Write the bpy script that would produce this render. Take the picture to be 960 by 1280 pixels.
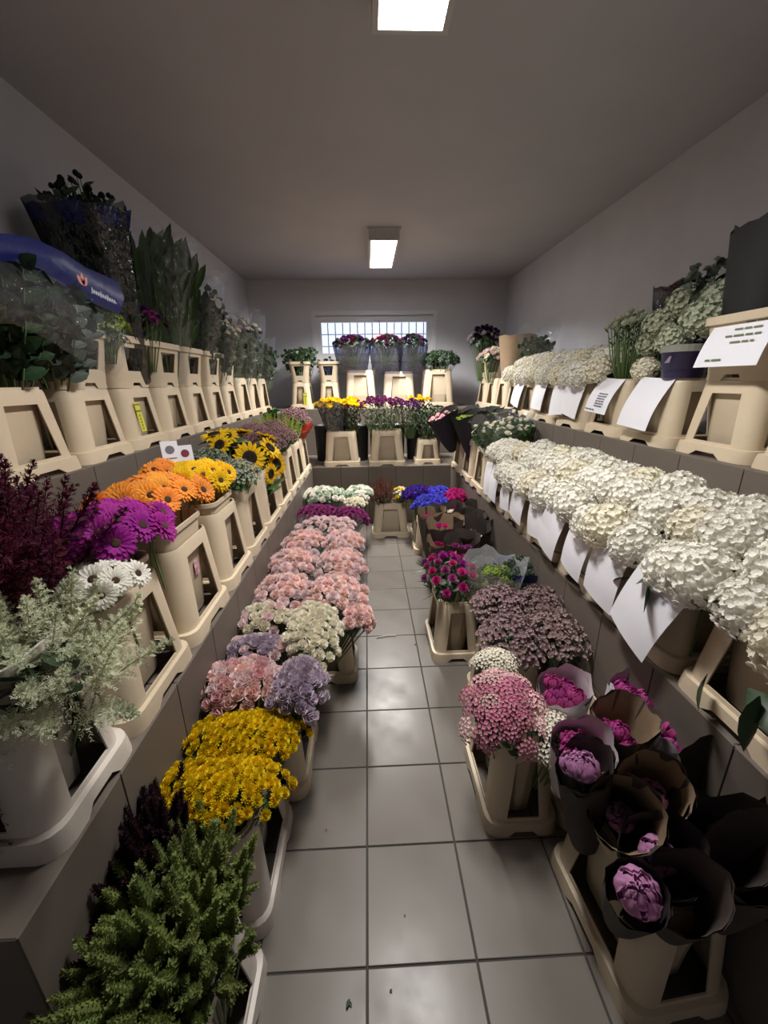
import bpy, bmesh, math, random
from mathutils import Vector, Matrix

random.seed(7)
PI = math.pi
SC = bpy.context.scene
COL = SC.collection
for o in list(bpy.data.objects):
    bpy.data.objects.remove(o)

# ------------------------------------------------------------------ camera
EYE = 1.6
FPX, PITCH, YAW, ROLL = 506.06, .31169, .036658, -.013253
fw = Vector((math.sin(YAW)*math.cos(PITCH), math.cos(YAW)*math.cos(PITCH), -math.sin(PITCH)))
r0 = Vector((math.cos(YAW), -math.sin(YAW), 0)); u0 = r0.cross(fw)
rt = math.cos(ROLL)*r0 + math.sin(ROLL)*u0
up = -math.sin(ROLL)*r0 + math.cos(ROLL)*u0
cam = bpy.data.cameras.new('camera'); camo = bpy.data.objects.new('camera', cam)
COL.objects.link(camo)
cam.sensor_fit = 'VERTICAL'; cam.sensor_height = 24.0; cam.lens = FPX/1280*24.0
cam.clip_start = .02
m = Matrix.Identity(4)
for i in range(3):
    m[i][0] = rt[i]; m[i][1] = up[i]; m[i][2] = -fw[i]
m[2][3] = EYE
camo.matrix_world = m
SC.camera = camo

def ray(x, y): return fw + rt*((x-480)/FPX) - up*((y-640)/FPX)
def at(x, y, X=None, Y=None, Z=None):
    """photo pixel -> point on the plane that the thing touches"""
    d = ray(x, y); e = Vector((0, 0, EYE))
    if X is not None: t = X/d.x
    elif Y is not None: t = Y/d.y
    else: t = (Z-EYE)/d.z
    return e + d*t

# ------------------------------------------------------------------ world, exposure
W = bpy.data.worlds.new('world'); SC.world = W; W.use_nodes = True
bg = W.node_tree.nodes['Background']
bg.inputs[0].default_value = (.74, .80, 1.0, 1); bg.inputs[1].default_value = 1.5
SC.view_settings.view_transform = 'Standard'; SC.view_settings.look = 'None'
SC.view_settings.gamma = 1; SC.view_settings.use_curve_mapping = False
SC.view_settings.exposure = 0.27
LAMP_NEAR, LAMP_FAR = 27.0, 74.0        # watts of the two ceiling lamps

# ------------------------------------------------------------------ room measures (metres)
CEIL = 2.9
WL, WR, WB, WF = -1.58, 1.96, 6.12, -1.15
XL1, XL2, XR1, XR2 = -.635, -1.19, .94, 1.42
Z1, Z2 = .68, 1.27
YB1, YB2 = 4.55, 5.38
LEDGE0 = .47
T = .318

# ------------------------------------------------------------------ materials
MATS = {}
def nt(name):
    m = bpy.data.materials.new(name); m.use_nodes = True
    n = m.node_tree.nodes; return m, n, m.node_tree.links, n['Principled BSDF']
def mat(name, col, rough=.6, var=.12, noise=0, nscale=8, hue=.0, metal=0, bump=0, bscale=60, spec=.5, col2=None):
    """plain procedural material: per-object random value, optional noise blotches and bump"""
    if name in MATS: return MATS[name]
    m, n, l, b = nt(name)
    b.inputs['Roughness'].default_value = rough; b.inputs['Metallic'].default_value = metal
    b.inputs['Specular IOR Level'].default_value = spec
    src = None
    if noise or col2:
        tc = n.new('ShaderNodeTexCoord'); nz = n.new('ShaderNodeTexNoise')
        nz.inputs['Scale'].default_value = nscale; nz.inputs['Detail'].default_value = 4
        l.new(tc.outputs['Object'], nz.inputs['Vector'])
        mx = n.new('ShaderNodeMix'); mx.data_type = 'RGBA'
        c2 = col2 if col2 else tuple(c*(1-noise) for c in col)
        mx.inputs[6].default_value = (*col, 1); mx.inputs[7].default_value = (*c2, 1)
        rp = n.new('ShaderNodeMapRange'); rp.inputs[1].default_value = .38; rp.inputs[2].default_value = .62
        l.new(nz.outputs['Fac'], rp.inputs[0]); l.new(rp.outputs[0], mx.inputs[0])
        src = mx.outputs[2]
    oi = n.new('ShaderNodeObjectInfo'); hs = n.new('ShaderNodeHueSaturation')
    mr = n.new('ShaderNodeMapRange'); mr.inputs[3].default_value = 1-var; mr.inputs[4].default_value = 1+var
    l.new(oi.outputs['Random'], mr.inputs[0]); l.new(mr.outputs[0], hs.inputs['Value'])
    if hue:
        mh = n.new('ShaderNodeMapRange'); mh.inputs[3].default_value = .5-hue; mh.inputs[4].default_value = .5+hue
        mu = n.new('ShaderNodeMath'); mu.operation = 'MULTIPLY'; mu.inputs[1].default_value = 7.31
        fr = n.new('ShaderNodeMath'); fr.operation = 'FRACT'
        l.new(oi.outputs['Random'], mu.inputs[0]); l.new(mu.outputs[0], fr.inputs[0])
        l.new(fr.outputs[0], mh.inputs[0]); l.new(mh.outputs[0], hs.inputs['Hue'])
    if src: l.new(src, hs.inputs['Color'])
    else: hs.inputs['Color'].default_value = (*col, 1)
    l.new(hs.outputs[0], b.inputs['Base Color'])
    if bump:
        t2 = n.new('ShaderNodeTexCoord'); z2 = n.new('ShaderNodeTexNoise'); z2.inputs['Scale'].default_value = bscale
        bp = n.new('ShaderNodeBump'); bp.inputs['Strength'].default_value = bump; bp.inputs['Distance'].default_value = .01
        l.new(t2.outputs['Object'], z2.inputs['Vector']); l.new(z2.outputs['Fac'], bp.inputs['Height'])
        l.new(bp.outputs[0], b.inputs['Normal'])
    MATS[name] = m
    return m

def petalmat(name, col, hue=.006, var=.12, rough=.65, col2=None):
    """petals let a little light through"""
    if name in MATS: return MATS[name]
    m = mat(name, col, rough, var, hue=hue, spec=.25, col2=col2, nscale=40)
    n = m.node_tree.nodes; l = m.node_tree.links; b = n['Principled BSDF']; out = n['Material Output']
    tr = n.new('ShaderNodeBsdfTranslucent'); mx = n.new('ShaderNodeMixShader'); mx.inputs[0].default_value = .3
    hs = [q for q in n if q.type == 'HUE_SAT'][0]
    l.new(hs.outputs[0], tr.inputs[0]); l.new(b.outputs[0], mx.inputs[1]); l.new(tr.outputs[0], mx.inputs[2])
    l.new(mx.outputs[0], out.inputs[0])
    return m

def filmmat(name, col=(.95, .97, 1), gloss=.10, diff=.025, dcol=(.8, .82, .88)):
    """clear crinkled plastic film"""
    if name in MATS: return MATS[name]
    m = bpy.data.materials.new(name); m.use_nodes = True
    n = m.node_tree.nodes; l = m.node_tree.links; n.clear()
    out = n.new('ShaderNodeOutputMaterial')
    t = n.new('ShaderNodeBsdfTransparent'); t.inputs[0].default_value = (*col, 1)
    g = n.new('ShaderNodeBsdfGlossy'); g.inputs['Roughness'].default_value = .12
    d = n.new('ShaderNodeBsdfDiffuse'); d.inputs[0].default_value = (*dcol, 1)
    m1 = n.new('ShaderNodeMixShader'); m1.inputs[0].default_value = gloss
    m2 = n.new('ShaderNodeMixShader'); m2.inputs[0].default_value = diff
    tc = n.new('ShaderNodeTexCoord'); nz = n.new('ShaderNodeTexNoise'); nz.inputs['Scale'].default_value = 16
    nz.inputs['Detail'].default_value = 3
    bp = n.new('ShaderNodeBump'); bp.inputs['Strength'].default_value = .9; bp.inputs['Distance'].default_value = .03
    l.new(tc.outputs['Object'], nz.inputs['Vector']); l.new(nz.outputs['Fac'], bp.inputs['Height'])
    l.new(bp.outputs[0], g.inputs['Normal'])
    l.new(t.outputs[0], m1.inputs[1]); l.new(g.outputs[0], m1.inputs[2])
    l.new(m1.outputs[0], m2.inputs[1]); l.new(d.outputs[0], m2.inputs[2]); l.new(m2.outputs[0], out.inputs[0])
    MATS[name] = m
    return m

def emis(name, col, s):
    m = bpy.data.materials.new(name); m.use_nodes = True
    n = m.node_tree.nodes; b = n['Principled BSDF']
    b.inputs['Base Color'].default_value = (*col, 1)
    b.inputs['Emission Color'].default_value = (*col, 1); b.inputs['Emission Strength'].default_value = s
    return m

M_CREAM = mat('cream_plastic', (.66, .55, .40), .42, .07, noise=.10, nscale=5, bump=.04, bscale=30)
M_PALE = mat('pale_plastic', (.66, .60, .54), .42, .05, noise=.10, nscale=5, bump=.04, bscale=30)
M_GREEN = mat('leaf_green', (.055, .11, .03), .5, .25, hue=.015)
M_DKGREEN = mat('leaf_dark_green', (.025, .055, .022), .45, .25, hue=.012)
M_STEM = mat('stem_green', (.10, .16, .05), .55, .2)
M_PAPER = mat('white_paper', (.80, .80, .86), .8, .03)
M_INK = mat('grey_ink', (.16, .16, .2), .8, .1)
M_KRAFT = mat('dark_kraft_paper', (.062, .047, .042), .75, .3, noise=.3, nscale=9, bump=.25, bscale=14)
M_KRAFTIN = mat('kraft_paper', (.30, .21, .13), .8, .15, noise=.15, nscale=9, bump=.2, bscale=14)
M_BLACKP = mat('black_paper', (.012, .012, .013), .7, .2, bump=.25, bscale=12)
M_FILM = filmmat('clear_film')
M_FILM2 = filmmat('milky_film', gloss=.14, diff=.28, dcol=(.75, .75, .82))

# ------------------------------------------------------------------ object helpers
def link(o, parent=None):
    COL.objects.link(o)
    if parent is not None: o.parent = parent
    return o
def tag(o, label=None, cat=None, group=None, kind=None):
    if label: o['label'] = label
    if cat: o['category'] = cat
    if group: o['group'] = group
    if kind: o['kind'] = kind
    return o
def thing(name, label, cat, loc=(0, 0, 0), rz=0, group=None, M=None):
    o = bpy.data.objects.new(name, None); o.empty_display_size = .05; link(o)
    if M is not None: o.matrix_world = M
    else: o.location = loc; o.rotation_euler = (0, 0, rz)
    return tag(o, label, cat, group)
def part(name, me, mt, parent, M=None, label=None, kind=None):
    o = bpy.data.objects.new(name, me); link(o, parent)
    if mt is not None:
        if len(me.materials) == 0: me.materials.append(mt)
        if me.materials[0] is not mt:
            o.material_slots[0].link = 'OBJECT'; o.material_slots[0].material = mt
    if M is not None: o.matrix_basis = M
    return tag(o, label, None, None, kind)
def T3(x, y, z): return Matrix.Translation((x, y, z))
def orient(n, spin=0.0):
    """rotation taking +Z to n, with a spin about it"""
    n = Vector(n).normalized()
    q = Vector((0, 0, 1)).rotation_difference(n)
    return q.to_matrix().to_4x4() @ Matrix.Rotation(spin, 4, 'Z')
def place(p, n=(0, 0, 1), spin=0.0, s=1.0): return Matrix.Translation(p) @ orient(n, spin) @ Matrix.Scale(s, 4)

class MB:
    def __init__(s): s.v = []; s.f = []
    def add(s, vs, fs):
        b = len(s.v); s.v.extend(tuple(v) for v in vs); s.f.extend(tuple(i+b for i in f) for f in fs)
    def box(s, x0, x1, y0, y1, z0, z1):
        s.add([(x, y, z) for z in (z0, z1) for y in (y0, y1) for x in (x0, x1)],
              [(0, 2, 3, 1), (4, 5, 7, 6), (0, 1, 5, 4), (2, 6, 7, 3), (0, 4, 6, 2), (1, 3, 7, 5)])
    def bbox(s, x0, x1, y0, y1, z0, z1, b=.002):
        """box with chamfered edges on its outward +z-facing rim"""
        s.add([(x0, y0, z0), (x1, y0, z0), (x1, y1, z0), (x0, y1, z0), (x0, y0, z1-b), (x1, y0, z1-b), (x1, y1, z1-b), (x0, y1, z1-b),
               (x0+b, y0+b, z1), (x1-b, y0+b, z1), (x1-b, y1-b, z1), (x0+b, y1-b, z1)],
              [(0, 3, 2, 1), (0, 1, 5, 4), (1, 2, 6, 5), (2, 3, 7, 6), (3, 0, 4, 7), (4, 5, 9, 8), (5, 6, 10, 9), (6, 7, 11, 10), (7, 4, 8, 11), (8, 9, 10, 11)])
    def tube(s, pts, rad, n=5, cap=False):
        pts = [Vector(p) for p in pts]
        if not isinstance(rad, (list, tuple)): rad = [rad]*len(pts)
        vs = []; fs = []
        for i, p in enumerate(pts):
            d = (pts[min(i+1, len(pts)-1)]-pts[max(i-1, 0)]).normalized()
            a = d.orthogonal().normalized() if abs(d.z) > .9 else d.cross(Vector((0, 0, 1))).normalized()
            b = d.cross(a)
            for k in range(n):
                t = 2*PI*k/n; vs.append(p+(a*math.cos(t)+b*math.sin(t))*rad[i])
        for i in range(len(pts)-1):
            for k in range(n): fs.append((i*n+k, i*n+(k+1) % n, (i+1)*n+(k+1) % n, (i+1)*n+k))
        if cap: fs.append(tuple(range(n-1, -1, -1))); fs.append(tuple((len(pts)-1)*n+k for k in range(n)))
        s.add(vs, fs)
    def petal(s, M, L, W, prof, bend=0.0, cup=.0, base=0.0):
        """blade along +Y rising to +Z as bend grows"""
        y, z, t0 = 0.0, 0.0, prof[0][0]; vs = []
        for t, w in prof:
            a = base+bend*t; dl = (t-t0)*L; y += math.cos(a)*dl; z += math.sin(a)*dl; t0 = t
            hw = W*w/2
            vs += [M @ Vector((-hw, y, z+cup*hw)), M @ Vector((0, y, z)), M @ Vector((hw, y, z+cup*hw))]
        n = len(prof)
        s.add(vs, [q for i in range(n-1) for q in ((3*i, 3*i+1, 3*i+4, 3*i+3), (3*i+1, 3*i+2, 3*i+5, 3*i+4))])
    def lathe(s, prof, n=16, cap0=False, cap1=False):
        vs = [(r*math.cos(2*PI*k/n), r*math.sin(2*PI*k/n), z) for r, z in prof for k in range(n)]
        fs = [(i*n+k, i*n+(k+1) % n, (i+1)*n+(k+1) % n, (i+1)*n+k) for i in range(len(prof)-1) for k in range(n)]
        if cap0: fs.append(tuple(range(n-1, -1, -1)))
        if cap1: fs.append(tuple((len(prof)-1)*n+k for k in range(n)))
        s.add(vs, fs)
    def mesh(s, name, smooth=False):
        me = bpy.data.meshes.new(name); me.from_pydata(s.v, [], s.f); me.update()
        if smooth: me.polygons.foreach_set('use_smooth', [True]*len(me.polygons))
        return me
ROUND = [(0, .25), (.35, .8), (.7, 1), (.92, .75), (1, .35)]
POINT = [(0, .35), (.4, 1), (.75, .75), (1, .04)]
STRAP = [(0, .5), (.35, .95), (.8, 1), (1, .35)]
LEAF = [(0, .1), (.25, .85), (.5, 1), (.8, .6), (1, .03)]
RZ = lambda a: Matrix.Rotation(a, 4, 'Z')
RX = lambda a: Matrix.Rotation(a, 4, 'X')
def rnd(a, b): return random.uniform(a, b)

# ------------------------------------------------------------------ the room
def struct(name, mb, mt, label=None):
    me = mb.mesh(name); me.materials.append(mt)
    o = bpy.data.objects.new(name, me); link(o); tag(o, label, None, None, 'structure'); return o
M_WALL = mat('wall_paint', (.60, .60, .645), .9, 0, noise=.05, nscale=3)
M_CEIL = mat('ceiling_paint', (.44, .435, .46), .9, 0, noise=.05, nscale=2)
M_GROUT = mat('dark_grout', (.055, .05, .046), .9, 0)
def tilemat(name, col, rough):
    m = mat(name, col, rough, .05, noise=.06, nscale=2.2)
    n = m.node_tree.nodes; l = m.node_tree.links; b = n['Principled BSDF']
    tc = n.new('ShaderNodeTexCoord'); nz = n.new('ShaderNodeTexNoise'); nz.inputs['Scale'].default_value = 6; nz.inputs['Detail'].default_value = 5
    mr = n.new('ShaderNodeMapRange'); mr.inputs[1].default_value = .35; mr.inputs[2].default_value = .68
    mr.inputs[3].default_value = rough-.05; mr.inputs[4].default_value = rough+.08
    b.inputs['Specular IOR Level'].default_value = .34
    l.new(tc.outputs['Object'], nz.inputs['Vector']); l.new(nz.outputs['Fac'], mr.inputs[0]); l.new(mr.outputs[0], b.inputs['Roughness'])
    return m
M_TILE = tilemat('floor_tile', (.165, .146, .126), .34)
M_RISER = tilemat('brown_tile', (.150, .125, .105), .5)

b = MB(); b.box(WL, WR, WF, WB, -.12, -.004); FLOOR = struct('floor', b, M_GROUT, 'grey tiled floor of the cold room')
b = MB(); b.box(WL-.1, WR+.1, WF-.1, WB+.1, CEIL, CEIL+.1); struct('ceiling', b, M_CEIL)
b = MB(); b.box(WL-.1, WL, WF-.1, WB+.1, -.12, CEIL); struct('wall_left', b, M_WALL)
b = MB(); b.box(WR, WR+.1, WF-.1, WB+.1, -.12, CEIL); struct('wall_right', b, M_WALL)
b = MB()
for x0, x1, z0, z1 in ((WL, -.45, 0, 2.05), (.45, WR, 0, 2.05), (WL, WR, 2.05, CEIL)): b.box(x0, x1, WF-.1, WF, z0, z1)
struct('wall_front', b, M_WALL)
b = MB(); b.box(-.45, .45, WF-.07, WF-.03, 0, 2.05); d = struct('door_1', b, mat('door_paint', (.4, .4, .42), .5, 0))
b = MB(); b.tube([(.36, WF-.03, 1.0), (.36, WF+.03, 1.0), (.25, WF+.03, 1.0)], .009, 8); part('door_handle', b.mesh('door_handle'), mat('steel', (.5, .5, .5), .3, 0, metal=1), d)
# back wall with the window opening
OX0, OX1, OZ0, OZ1 = -.70, .955, 1.90, 2.49
b = MB()
for x0, x1, z0, z1 in ((WL, OX0, 0, CEIL), (OX1, WR, 0, CEIL), (OX0, OX1, 0, OZ0), (OX0, OX1, OZ1, CEIL)): b.box(x0, x1, WB, WB+.22, z0, z1)
struct('wall_back', b, M_WALL)
M_FRAME = mat('window_frame_white', (.66, .66, .68), .4, 0)
b = MB()
b.box(OX0-.035, OX0+.012, WB-.012, WB+.16, OZ0-.035, OZ1+.035); b.box(OX1-.012, OX1+.035, WB-.012, WB+.16, OZ0-.035, OZ1+.035)
b.box(OX0+.012, OX1-.012, WB-.012, WB+.16, OZ1-.012, OZ1+.035); b.box(OX0+.012, OX1-.012, WB-.012, WB+.16, OZ0-.035, OZ0+.012)
win = struct('window_1', b, M_FRAME, 'low wide window with grille in the back wall')
b = MB(); g0, g1, h0, h1 = OX0+.085, OX1-.095, OZ0+.09, OZ1-.10
for x0, x1, z0, z1 in ((OX0+.012, g0, OZ0+.012, OZ1-.012), (g1, OX1-.012, OZ0+.012, OZ1-.012), (g0, g1, OZ0+.012, h0), (g0, g1, h1, OZ1-.012)):
    b.box(x0, x1, WB+.06, WB+.12, z0, z1)
part('sash', b.mesh('sash'), M_FRAME, win)
b = MB(); b.box(g0, g1, WB+.085, WB+.093, h0, h1); part('pane', b.mesh('pane'), filmmat('glass', gloss=.05, diff=.10, dcol=(.8, .85, .95)), win)
b = MB(); b.tube([(.13, WB+.055, OZ1-.07), (.13, WB+.03, OZ1-.07), (.21, WB+.03, OZ1-.075)], .008, 6, True); part('window_handle', b.mesh('window_handle'), M_FRAME, win)
M_BAR = mat('grille_iron', (.22, .24, .30), .6, 0)
bm1 = MB(); bm1.tube([(0, 0, OZ0), (0, 0, OZ1)], .008, 6); bar = bm1.mesh('bar')
for i in range(15): part('bar', bar, M_BAR, win, T3(OX0+.05+i*.107, WB+.30, 0))
for z in (OZ0+.2, OZ0+.36): 
    q = MB(); q.tube([(OX0-.1, WB+.31, z), (OX1+.1, WB+.31, z)], .007, 6); part('bar', q.mesh('bar'), M_BAR, win)

# floor tiles, each one a piece of its own
b = MB(); b.bbox(0, T-.006, 0, T-.006, -.02, 0, .0015); tile_me = b.mesh('tile')
TX0 = -.124*T; TY0 = 2.2229*T
for i in range(-3, 4):
    for j in range(-6, 13):
        x = TX0+i*T+.003; y = TY0+j*T+.003
        if y+T > YB1+.05 or x < WL+.3 : continue
        part('tile', tile_me, M_TILE, FLOOR, T3(x, y, 0))
b = MB(); b.box(WL, TX0-3*T, WF, LEDGE0+.4, -.02, 0); b.box(TX0+4*T, WR, WF, LEDGE0+.4, -.02, 0)
part('tile_margin', b.mesh('tile_margin'), M_TILE, FLOOR)

# stepped tiled ledges: solid core, then each facing tile
def ledge(name, label, boxes):
    q = MB()
    for bx in boxes: q.box(*bx)
    return struct(name, q, M_GROUT, label)
LL = ledge('tiled_ledge', 'stepped brown tiled ledge under the gerberas and collared buckets',
           [(WL, XL1-.012, LEDGE0+.01, WB, 0, Z1-.012), (WL, XL2-.012, LEDGE0+.01, WB, Z1-.012, Z2-.012)])
LR = ledge('tiled_ledge', 'stepped brown tiled ledge under the white hydrangea rows',
           [(XR1+.012, WR, LEDGE0+.01, WB, 0, Z1-.012), (XR2+.012, WR, LEDGE0+.01, WB, Z1-.012, Z2-.012)])
LB = ledge('tiled_ledge', 'stepped brown tiled ledge below the window',
           [(XL1, XR1, YB1+.012, WB, 0, Z1-.012), (XL2, XR2, YB2+.012, WB, Z1-.012, Z2-.012)])
def face_tiles(parent, p0, du, dv, nu, nv, su, sv):
    """grid of slabs on a plane: p0 corner, du/dv unit vectors, thickness outwards"""
    du = Vector(du); dv = Vector(dv); n = du.cross(dv)
    q = MB(); q.bbox(0, su-.004, 0, sv-.004, -.012, 0, .0012); me = q.mesh('tile')
    R = Matrix((du, dv, n)).transposed().to_4x4()
    for i in range(nu):
        for j in range(nv):
            p = Vector(p0)+du*(i*su+.002)+dv*(j*sv+.002)
            part('tile', me, M_RISER, parent, Matrix.Translation(p) @ R)
n1 = 14
for par, x1, x2, d in ((LL, XL1, XL2, 1), (LR, XR1, XR2, -1)):
    ends = [(x1, Z1/2, 0, YB1-LEDGE0), (x2, (Z2-Z1)/2, Z1, YB2-LEDGE0)]
    for x, sv, z0, ln in ends:
        nu = int(round(ln/T)); su = ln/nu
        if d > 0: face_tiles(par, (x, LEDGE0, z0), (0, 1, 0), (0, 0, 1), nu, 2, su, sv)
        else: face_tiles(par, (x, LEDGE0+ln, z0), (0, -1, 0), (0, 0, 1), nu, 2, su, sv)
    # treads
    if d > 0:
        face_tiles(par, (XL2, LEDGE0, Z1), (1, 0, 0), (0, 1, 0), 2, int((WB-LEDGE0)/T), (XL1-XL2)/2, T)
        face_tiles(par, (WL, LEDGE0, Z2), (1, 0, 0), (0, 1, 0), 1, int((WB-LEDGE0)/T), XL2-WL, T)
        face_tiles(par, (WL, LEDGE0, 0), (1, 0, 0), (0, 0, 1), 3, 2, (XL1-WL)/3, Z1/2)
        face_tiles(par, (WL, LEDGE0, Z1), (1, 0, 0), (0, 0, 1), 1, 2, (XL2-WL), (Z2-Z1)/2)
    else:
        face_tiles(par, (XR1, LEDGE0, Z1), (1, 0, 0), (0, 1, 0), 2, int((WB-LEDGE0)/T), (XR2-XR1)/2, T)
        face_tiles(par, (XR2, LEDGE0, Z2), (1, 0, 0), (0, 1, 0), 1, int((WB-LEDGE0)/T), WR-XR2, T)
        face_tiles(par, (XR1, LEDGE0, 0), (1, 0, 0), (0, 0, 1), 3, 2, (WR-XR1)/3, Z1/2)
        face_tiles(par, (XR2, LEDGE0, Z1), (1, 0, 0), (0, 0, 1), 1, 2, (WR-XR2), (Z2-Z1)/2)
face_tiles(LB, (XL1, YB1, 0), (1, 0, 0), (0, 0, 1), 5, 2, (XR1-XL1)/5, Z1/2)
face_tiles(LB, (XL2, YB2, Z1), (1, 0, 0), (0, 0, 1), 8, 2, (XR2-XL2)/8, (Z2-Z1)/2)
face_tiles(LB, (XL1, YB1, Z1), (1, 0, 0), (0, 1, 0), 5, 3, (XR1-XL1)/5, (YB2-YB1)/3)
face_tiles(LB, (XL2, YB2, Z2), (1, 0, 0), (0, 1, 0), 8, 2, (XR2-XL2)/8, (WB-YB2)/2)

# ------------------------------------------------------------------ ceiling lamps
M_HOUSE = mat('lamp_housing', (.48, .47, .45), .5, 0)
M_DIFF = emis('lamp_diffuser', (1.0, .97, .95), 14)
def lamp(label, x0, x1, y0, y1, watts):
    t = thing('ceiling_lamp', label, 'lamp', ((x0+x1)/2, (y0+y1)/2, CEIL), 0, 'ceiling lamps')
    hx, hy = (x1-x0)/2, (y1-y0)/2
    q = MB(); q.box(-hx-.012, hx+.012, -hy-.012, hy+.012, -.022, 0); part('mounting_plate', q.mesh('mounting_plate'), M_HOUSE, t)
    q = MB()
    for a in ((-hx, -hx+.022, -hy, hy), (hx-.022, hx, -hy, hy), (-hx+.022, hx-.022, -hy, -hy+.02), (-hx+.022, hx-.022, hy-.02, hy)): q.box(*a, -.10, -.022)
    part('housing', q.mesh('housing'), M_HOUSE, t)
    q = MB(); q.box(-hx+.022, hx-.022, -hy+.02, hy-.02, -.097, -.085); part('diffuser', q.mesh('diffuser'), M_DIFF, t)
    L = bpy.data.lights.new('lamp_light', 'AREA'); L.shape = 'RECTANGLE'; L.size = x1-x0-.06; L.size_y = y1-y0-.06
    L.energy = watts; L.color = (1.0, .965, .92); L.spread = math.radians(140)
    o = bpy.data.objects.new('lamp_light', L); link(o, t); o.location = (0, 0, -.105)
lamp('lit ceiling lamp in the middle of the ceiling', .05, .325, 1.28, 1.93, LAMP_NEAR)
lamp('lit box-shaped ceiling lamp near the window wall', .05, .325, 4.17, 5.12, LAMP_FAR)

# ------------------------------------------------------------------ flower buckets
def ring(hx, hy, rc, wx, nx, wy, ny, z):
    """rounded rectangle, 9 points a side: corner arc 3, then window and notch breakpoints"""
    out = []
    for k in range(4):
        a, bb = (hx, hy) if k % 2 == 0 else (hy, hx)       # this side lies at distance bb, runs over +-a
        w, n = (wx, nx) if k % 2 == 0 else (wy, ny)
        pts = [(-a+rc*(1-math.cos(t)) if t else -a, -bb+rc*(1-math.sin(t))) for t in ()]
        loc = []
        for t in (PI/4, PI*3/8): loc.append((-a+rc-rc*math.cos(t), -bb+rc-rc*math.sin(t)))
        loc += [(-a+rc, -bb), (-w, -bb), (-n, -bb), (n, -bb), (w, -bb), (a-rc, -bb)]
        loc.append((a-rc+rc*math.sin(PI/8), -bb+rc-rc*math.cos(PI/8)))
        c, s = math.cos(k*PI/2), math.sin(k*PI/2)
        out += [(x*c-y*s, x*s+y*c, z) for x, y in loc]
    return out
def shell(rows, open_rows, notch_rows, thick, name):
    """rows: list of (hx,hy,rc,winfracx,winfracy,notchfrac,z)"""
    bm = bmesh.new(); n = 36; V = []
    for hx, hy, rc, wx, wy, nf, z in rows:
        V.append([bm.verts.new(p) for p in ring(hx, hy, rc, hx*wx, hx*nf, hy*wy, hy*nf, z)])
    for i in range(len(rows)-1):
        for k in range(n):
            c = k % 9
            if i in open_rows and c in (3, 4, 5): continue
            if i in notch_rows and c == 4: continue
            bm.faces.new((V[i][k], V[i][(k+1) % n], V[i+1][(k+1) % n], V[i+1][k]))
    bmesh.ops.recalc_face_normals(bm, faces=bm.faces)
    bmesh.ops.solidify(bm, geom=bm.faces[:], thickness=-thick)
    me = bpy.data.meshes.new(name); bm.to_mesh(me); bm.free()
    me.polygons.foreach_set('use_smooth', [True]*len(me.polygons)); me.set_sharp_from_angle(angle=.6)
    return me
BK = {}
def bucket_meshes(L, Wd, H, vh):
    key = (L, Wd, H, vh)
    if key in BK: return BK[key]
    l, w = L/2, Wd/2; tp = .030
    def S(z, o=0): 
        t = z/H; return (l-.014-tp*t+o, w-.014-tp*t+o)
    rows = []
    for z, o, wx, wy, nf in ((0, .014, .58, .52, .42), (.022, .014, .58, .52, .25), (.034, .014, .58, .52, .25), (.048, .013, .58, .52, .25), (.050, 0, .58, .52, .25),
                         (.066, 0, .58, .52, .25), (H-.05, 0, .47, .40, .25), (H-.012, 0, .47, .40, .25), (H, -.002, .47, .40, .25)):
        hx, hy = S(z, o); rows.append((hx, hy, .045, wx, wy, nf, z))
    sk = shell(rows, (5,), (0,), .005, 'skirt')
    bm = bmesh.new(); V = []
    vx, vy = l-.056, w-.056
    prof = [(.02, -.022), (.03, -.018), (H, 0), (vh-.02, .003), (vh-.018, .010), (vh, .010), (vh, .003), (.16, -.012)]
    for z, o in prof: V.append([bm.verts.new(p) for p in ring(vx+o, vy+o, .05, vx*.5, vx*.25, vy*.45, vy*.2, z)])
    for i in range(len(V)-1):
        for k in range(36): bm.faces.new((V[i][k], V[i][(k+1) % 36], V[i+1][(k+1) % 36], V[i+1][k]))
    bm.faces.new(list(reversed(V[0]))); bm.faces.new(V[-1])
    me = bpy.data.meshes.new('vessel'); bm.to_mesh(me); bm.free()
    me.polygons.foreach_set('use_smooth', [True]*len(me.polygons))
    try: me.set_sharp_from_angle(angle=.7)
    except Exception: pass
    # collar: narrow below, wide above
    rows = []; c0, c1 = l-.014-tp, w-.014-tp
    for dz, o, wx, wy, nf in ((0, .002, .5, .46, .34), (.026, .002, .5, .46, .22), (.05, .004, .5, .46, .22), (.085, .006, .46, .42, .22), (.20, .02, .58, .54, .22), (.225, .024, .58, .54, .22),
                              (.227, .034, .58, .54, .22), (.255, .034, .58, .54, .22)):
        rows.append((c0+o, c1+o, .045, wx, wy, nf, H+dz))
    co = shell(rows, (3,), (0,), .005, 'collar')
    BK[key] = (sk, me, co); return BK[key]
def bucket(label, x, y, z=0.0, rot=0, L=.40, Wd=.29, H=.36, vh=None, collar=False, group=None, mt=None, tilt=None):
    """x, y: centre of the footprint; rot 0 puts the long side along the aisle"""
    sk, ve, co = bucket_meshes(L, Wd, H, vh or H+.012)
    t = thing('flower_bucket', label, 'bucket', (x, y, z), PI/2+math.radians(rot), group)
    mt = mt or M_CREAM
    part('skirt', sk, mt, t); part('vessel', ve, mt, t)
    if collar: part('collar', co, mt, t)
    return t

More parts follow.
